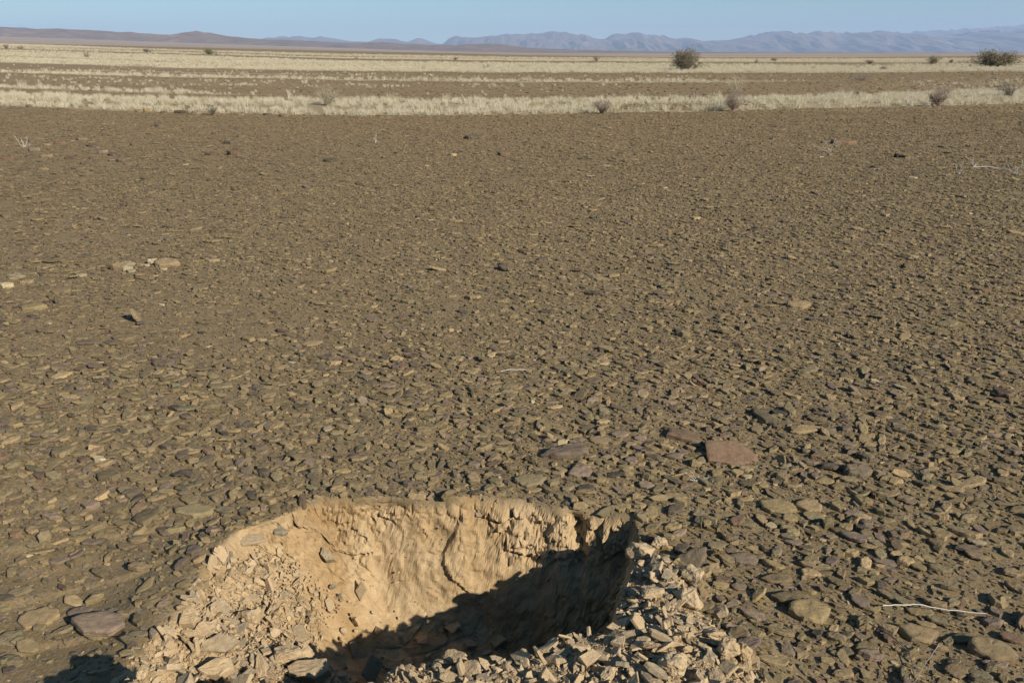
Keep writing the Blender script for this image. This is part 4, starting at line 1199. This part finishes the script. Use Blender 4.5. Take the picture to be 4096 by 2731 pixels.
def bush_proto(seed, stems, twigs, r0, leafy, mt, ml, w=1.0, h=1.0, **kw):
    V, F, L = bush_parts(seed, w, h, stems, twigs, r0, leafy, **kw)
    # normalise to a footprint of 1 x 1 and a height of 1
    allv = V if L is None else np.concatenate([V, L[0]])
    lo, hi = np.percentile(allv, 1.0, axis=0), np.percentile(allv, 99.0, axis=0)
    sc = np.array([1 / (hi[0] - lo[0]), 1 / (hi[1] - lo[1]), 1 / hi[2]])
    off = np.array([-(lo[0] + hi[0]) / 2, -(lo[1] + hi[1]) / 2, 0])
    m1 = make_mesh('branches', (V + off) * sc, F); m1.materials.append(mt)
    m2 = None
    if L is not None:
        m2 = make_mesh('foliage', (L[0] + off) * sc, L[1]); m2.materials.append(ml)
    return m1, m2
print('bushes')
BP = {
 'big': bush_proto(1, 26, 26, 0.014, 9000, M_TWIG_GREY, M_LEAF, 1.4, 1.0),
 'bigb': bush_proto(2, 30, 26, 0.012, 10000, M_TWIG_GREY, M_LEAF_B, 2.0, 0.9),
 'green': bush_proto(3, 18, 20, 0.012, 4500, M_TWIG_GREY, M_LEAF_G, 1.4, 0.9),
 'dark': bush_proto(4, 16, 16, 0.014, 2500, M_TWIG_DARK, M_LEAF, 1.3, 0.8),
 'pink': bush_proto(5, 18, 26, 0.017, 0, M_TWIG_PINK, None, 1.0, 1.0, up=0.9, curl=0.25),
 'pinkb': bush_proto(6, 22, 28, 0.015, 1500, M_TWIG_PINK, M_LEAF_B, 1.0, 1.1, up=0.9, curl=0.25),
 'dead': bush_proto(7, 12, 12, 0.016, 0, M_TWIG_GREY, None, 1.5, 0.6),
 'deadd': bush_proto(8, 12, 14, 0.018, 300, M_TWIG_DARK, M_LEAF_B, 1.1, 1.0),
 'tallgrass': bush_proto(9, 30, 14, 0.007, 0, M_GRASS, None, 0.9, 1.2, up=1.6, curl=0.15),
}
BUSHES = [  # left, right, top, base (photo layout), kind, name, label
 (2688, 2796, 207, 281, 'big', 'large_bush', 'tall dense olive-brown bush, taller of two big ones, in the grass right of centre'),
 (3916, 4060, 214, 270, 'bigb', 'large_bush', 'wide brown domed bush in the grass near the right edge'),
 (3704, 3756, 228, 256, 'green', 'green_bush', 'greenish bush left of the wide domed bush'),
 (3794, 3810, 238, 254, 'dark', 'small_shrub', 'narrow dark shrub between the greenish bush and the wide domed bush'),
 (3829, 3866, 242, 255, 'dead', 'small_shrub', 'low grey shrub just left of the wide domed bush'),
 (571, 608, 196, 211, 'dark', 'dark_shrub', 'dark green rounded shrub in the far grass on the left'),
 (815, 864, 196, 219, 'green', 'green_bush', 'yellowish-green bush in the far grass on the left'),
 (858, 874, 212, 223, 'pink', 'small_shrub', 'little pinkish shrub touching the yellowish-green bush'),
 (335, 362, 211, 231, 'pink', 'dry_shrub', 'pale pinkish dry shrub in the far grass, left'),
 (14, 36, 180, 196, 'pinkb', 'dry_shrub', 'brownish dry shrub at the far left edge'),
 (70, 96, 184, 198, 'pink', 'dry_shrub', 'pale dry shrub second from the left edge in the far grass'),
 (1808, 1832, 230, 242, 'deadd', 'small_shrub', 'dark brown shrub in the far grass left of centre'),
 (1774, 1792, 237, 248, 'dead', 'small_shrub', 'grey shrub just left of the dark brown shrub'),
 (2370, 2402, 226, 246, 'deadd', 'dark_shrub', 'brown rounded shrub in the far grass left of the big olive-brown bush'),
 (2368, 2388, 248, 258, 'dead', 'small_shrub', 'small grey shrub below the brown rounded shrub'),
 (1414, 1440, 222, 236, 'dead', 'small_shrub', 'grey-brown shrub on the far brown strip left of centre'),
 (1930, 1962, 260, 275, 'dead', 'dead_shrub', 'grey dead shrub lying in the pale grass near the centre, left one'),
 (2072, 2102, 259, 273, 'dead', 'dead_shrub', 'grey dead shrub in the pale grass near the centre, right one'),
 (1686, 1706, 260, 284, 'tallgrass', 'grass_clump', 'single tall pale grass clump standing on the brown strip'),
 (3080, 3108, 234, 247, 'green', 'small_shrub', 'small greenish shrub on the far strip right of the tall bush'),
 (3088, 3110, 248, 262, 'pink', 'small_shrub', 'small pale shrub below the small greenish shrub'),
 (3018, 3034, 238, 256, 'pink', 'small_shrub', 'thin pale shrub right of the tall bush'),
 (3362, 3392, 248, 261, 'dead', 'small_shrub', 'grey shrub on the dark far strip in the right half'),
 (3462, 3494, 242, 256, 'pinkb', 'small_shrub', 'brownish low shrub on the far strip in the right half'),
 (3242, 3266, 264, 279, 'dead', 'small_shrub', 'small grey shrub in pale grass in the right half, leftmost of three'),
 (3420, 3444, 260, 273, 'dead', 'small_shrub', 'small grey shrub in pale grass in the right half, middle of three'),
 (3516, 3552, 266, 284, 'pink', 'small_shrub', 'pinkish shrub in pale grass in the right half, rightmost of three'),
 (3404, 3512, 294, 324, 'dead', 'dead_bush', 'sprawling grey dead bush on the bare brown strip'),
 (2896, 2984, 308, 372, 'tallgrass', 'grass_clump', 'tall pale grass clump behind the pinkish dry bush'),
 (2918, 2950, 332, 362, 'deadd', 'dead_shrub', 'dark dead branches inside the tall grass clump'),
 (2890, 2976, 372, 446, 'pink', 'dry_bush', 'pinkish leafless bush at the front edge of the grass right of centre'),
 (3712, 3788, 356, 426, 'pinkb', 'dry_bush', 'round pinkish-brown leafless bush at the front edge of the grass on the right'),
 (3992, 4076, 334, 394, 'deadd', 'dry_bush', 'brown dry bush with pale stems in the grass at the right edge'),
 (3976, 4000, 346, 376, 'deadd', 'dead_shrub', 'small dark dead shrub left of the brown bush at the right edge'),
 (826, 874, 424, 462, 'deadd', 'dry_bush', 'dark leafless bush at the front edge of the grass on the left'),
 (2376, 2442, 406, 456, 'pinkb', 'dry_bush', 'low pinkish bush merging into the grass just right of centre'),
 (1262, 1368, 352, 424, 'tallgrass', 'grass_clump', 'large straw clump rising above the grass strip on the left'),
 (1290, 1340, 378, 422, 'deadd', 'dead_shrub', 'grey dead branches inside the large straw clump'),
]
for (l, r, t, b, kd, nm, lab) in BUSHES:
    cx = (l + r) / 2
    x, y = at(cx, max(b, 219))
    # walk out to where the sloping land meets this line of sight
    a_ = (cx - 2048) / FPX; b_ = (1365.5 - b) / FPX
    d = np.array([a_, CP + b_ * SP, -SP + b_ * CP])
    ts = np.geomspace(12, 3000, 3000)
    hz = height(d[0] * ts, d[1] * ts) - (H + d[2] * ts)
    hit = np.argmax(hz > 0)
    tt = ts[hit] if hz[hit] > 0 else 500
    x, y = d[0] * tt, d[1] * tt
    z = float(ground_z(x, y)[0])
    _, _, dep = project(x, y, z)
    w = (r - l) / FPX * dep
    h = (b - t) / FPX * dep / CP
    root = bpy.data.objects.new(nm, None); COL.objects.link(root)
    root.empty_display_size = 0.2
    root.location = (x, y, z)
    root.rotation_euler = (0, 0, random.choice([0, math.pi]) + random.uniform(-0.3, 0.3))
    root.scale = (w, w, h)
    tag(root, lab, 'bush' if 'grass' not in nm else 'grass clump')
    m1, m2 = BP[kd]
    link('branches' if kd != 'tallgrass' else 'stalks', m1, None, root)
    if m2: link('foliage', m2, None, root)

# far scattered shrubs: tiny dark dots on the far plain
# sprigs, stems and twigs on the near plain
def stem(name, pts, r, mat, lab, cat, lift=0.01, kids=()):
    P = []
    for i, (qx, qy, up) in enumerate(pts):
        x, y = at(qx, qy)
        P.append((x, y, float(ground_z(x, y)[0]) + lift + up))
    base = np.array(P[0])
    Q = [np.array(p) - base for p in P]
    # refine with small wobble
    R = []
    for a, b in zip(Q[:-1], Q[1:]):
        for k in range(5):
            R.append(a + (b - a) * k / 5 + rng.normal(0, 0.0008, 3))
    R.append(Q[-1])
    V, F = tubes([(R, r, r * 0.6)] , 6)
    me = make_mesh(name, V, F); smooth(me)
    o = link(name, me, mat); o.location = base
    tag(o, lab, cat)
    return o
stem('dry_twig', [(3525, 2446, 0.0), (3655, 2452, 0.008), (3790, 2472, 0.006), (3935, 2490, 0.006)], 0.0019, M_TWIG_PALE, 'long pale dead stem lying across the gravel at lower right', 'stem', 0.03)
stem('dry_twig', [(3470, 2522, 0.0), (3550, 2590, 0.02), (3625, 2660, 0.02), (3650, 2760, 0.01)], 0.0022, M_TWIG_DARK, 'thin dark twig running off the bottom edge at lower right', 'stem', 0.03)
stem('dry_twig', [(3740, 2640, 0.03), (3690, 2690, 0.0), (3650, 2760, 0.0)], 0.0014, M_TWIG_GREY, 'short thin grey twig at the bottom right beside the longer dark twig', 'stem', 0.03)
stem('dry_twig', [(2005, 1503, 0.0), (2040, 1502, 0.01), (2105, 1504, 0.01)], 0.0022, M_TWIG_PALE, 'short straight white stem lying in the middle of the plain', 'stem', 0.03)
stem('dry_twig', [(3890, 681, 0), (3950, 684, 0.02), (4000, 688, 0.0), (4060, 698, 0)], 0.008, M_TWIG_PALE, 'bleached stalk lying flat between two dry sprigs at the right', 'stem', 0.04)

def sprig(px_, base_y, top_y, w_px, seed, lab, nst=7, mat=M_TWIG_PALE, r0=0.004):
    x, y = at(px_, base_y); z = float(ground_z(x, y)[0])
    _, _, dep = project(x, y, z)
    h = (base_y - top_y) / FPX * dep / CP; w = w_px / FPX * dep
    r = np.random.default_rng(seed)
    paths = []
    for s in range(nst):
        a = r.uniform(0, 6.283)
        e = np.array([math.cos(a) * w * r.uniform(.2, .6), math.sin(a) * w * .4, h * r.uniform(0.3, 1.0)])
        P = [np.zeros(3)]
        for k in range(5):
            P.append(P[-1] + e / 5 + r.normal(0, 0.05, 3) * h)
        paths.append((P, r0, r0 * .4))
        for k in range(3):
            q = P[r.integers(1, 6)]; ee = r.normal(0, 1, 3); ee[2] = abs(ee[2]); ee /= np.linalg.norm(ee)
            paths.append(([q, q + ee * h * .15, q + ee * h * .25], r0 * .5, r0 * .3))
    V, F = tubes(paths)
    me = make_mesh('dry_sprig', V, F)
    o = link('dry_sprig', me, mat); o.location = (x, y, z)
    tag(o, lab, 'sprig')
sprig(3320, 612, 545, 110, 1, 'spiky dry sprig in front of the reddish-brown rock on the right', 7)
sprig(3836, 697, 645, 30, 2, 'thin upright dry sprig at the right, left one of the pair', 5)
sprig(4065, 702, 630, 90, 3, 'branched dry sprig touching the right edge', 7)
sprig(3895, 665, 640, 50, 4, 'tiny dry sprig between the pair at the right', 6)
sprig(95, 590, 552, 70, 5, 'bleached dry sprig at the far left of the plain', 7)
sprig(1503, 572, 538, 24, 6, 'faint dry sprig on the plain left of centre', 4, r0=0.003)
sprig(2790, 1925, 1893, 90, 7, 'white dry grass remnant on the gravel below the reddish-brown slab', 9, r0=0.0016)

# two charred lumps
def lump(px_, py_, w, lab, seed):
    x, y = at(px_, py_); z = float(ground_z(x, y)[0])
    _, _, dep = project(x, y, z)
    s = w / FPX * dep
    me = clod_mesh('black_stone', seed, 3, M_CHAR, 0.35)
    o = link('black_stone', me); o.location = (x, y, z + s * 0.22); o.scale = (s, s, s * 0.9)
    o.rotation_euler = (0, 0, 0.4)
    tag(o, lab, 'stone')
lump(3588, 630, 30, 'black charred lump on the plain at the right, left one of a touching pair', 61)
lump(3608, 631, 24, 'black charred lump on the plain at the right, right one of a touching pair', 62)
lump(3492, 672, 18, 'small black stone lower left of the charred pair', 63)
lump(3995, 1165 - 0, 0.1, 'x', 64) if False else None

# ---------------------------------------------------------------- haze
def haze():
    import bmesh
    bm = bmesh.new()
    bmesh.ops.create_cube(bm, size=1)
    me = bpy.data.meshes.new('haze'); 
    for v in bm.verts:
        v.co.x *= 46000; v.co.y *= 46000
        v.co.z = -4.0 if v.co.z < 0 else 690.0
    bm.to_mesh(me); bm.free()
    m = bpy.data.materials.new('haze'); m.use_nodes = True
    t = m.node_tree; t.nodes.clear()
    o_ = t.nodes.new('ShaderNodeOutputMaterial')
    pv = t.nodes.new('ShaderNodeVolumePrincipled')
    pv.inputs['Color'].default_value = (0.49, 0.67, 1.0, 1)
    pv.inputs['Density'].default_value = 7.5e-5
    pv.inputs['Anisotropy'].default_value = 0.0
    t.links.new(pv.outputs[0], o_.inputs['Volume'])
    me.materials.append(m)
    o = link('haze', me)
    o.display_type = 'WIRE'
    tag(o, 'pale blue air haze over the whole plain', 'haze', kind='stuff')
haze()
print('done')
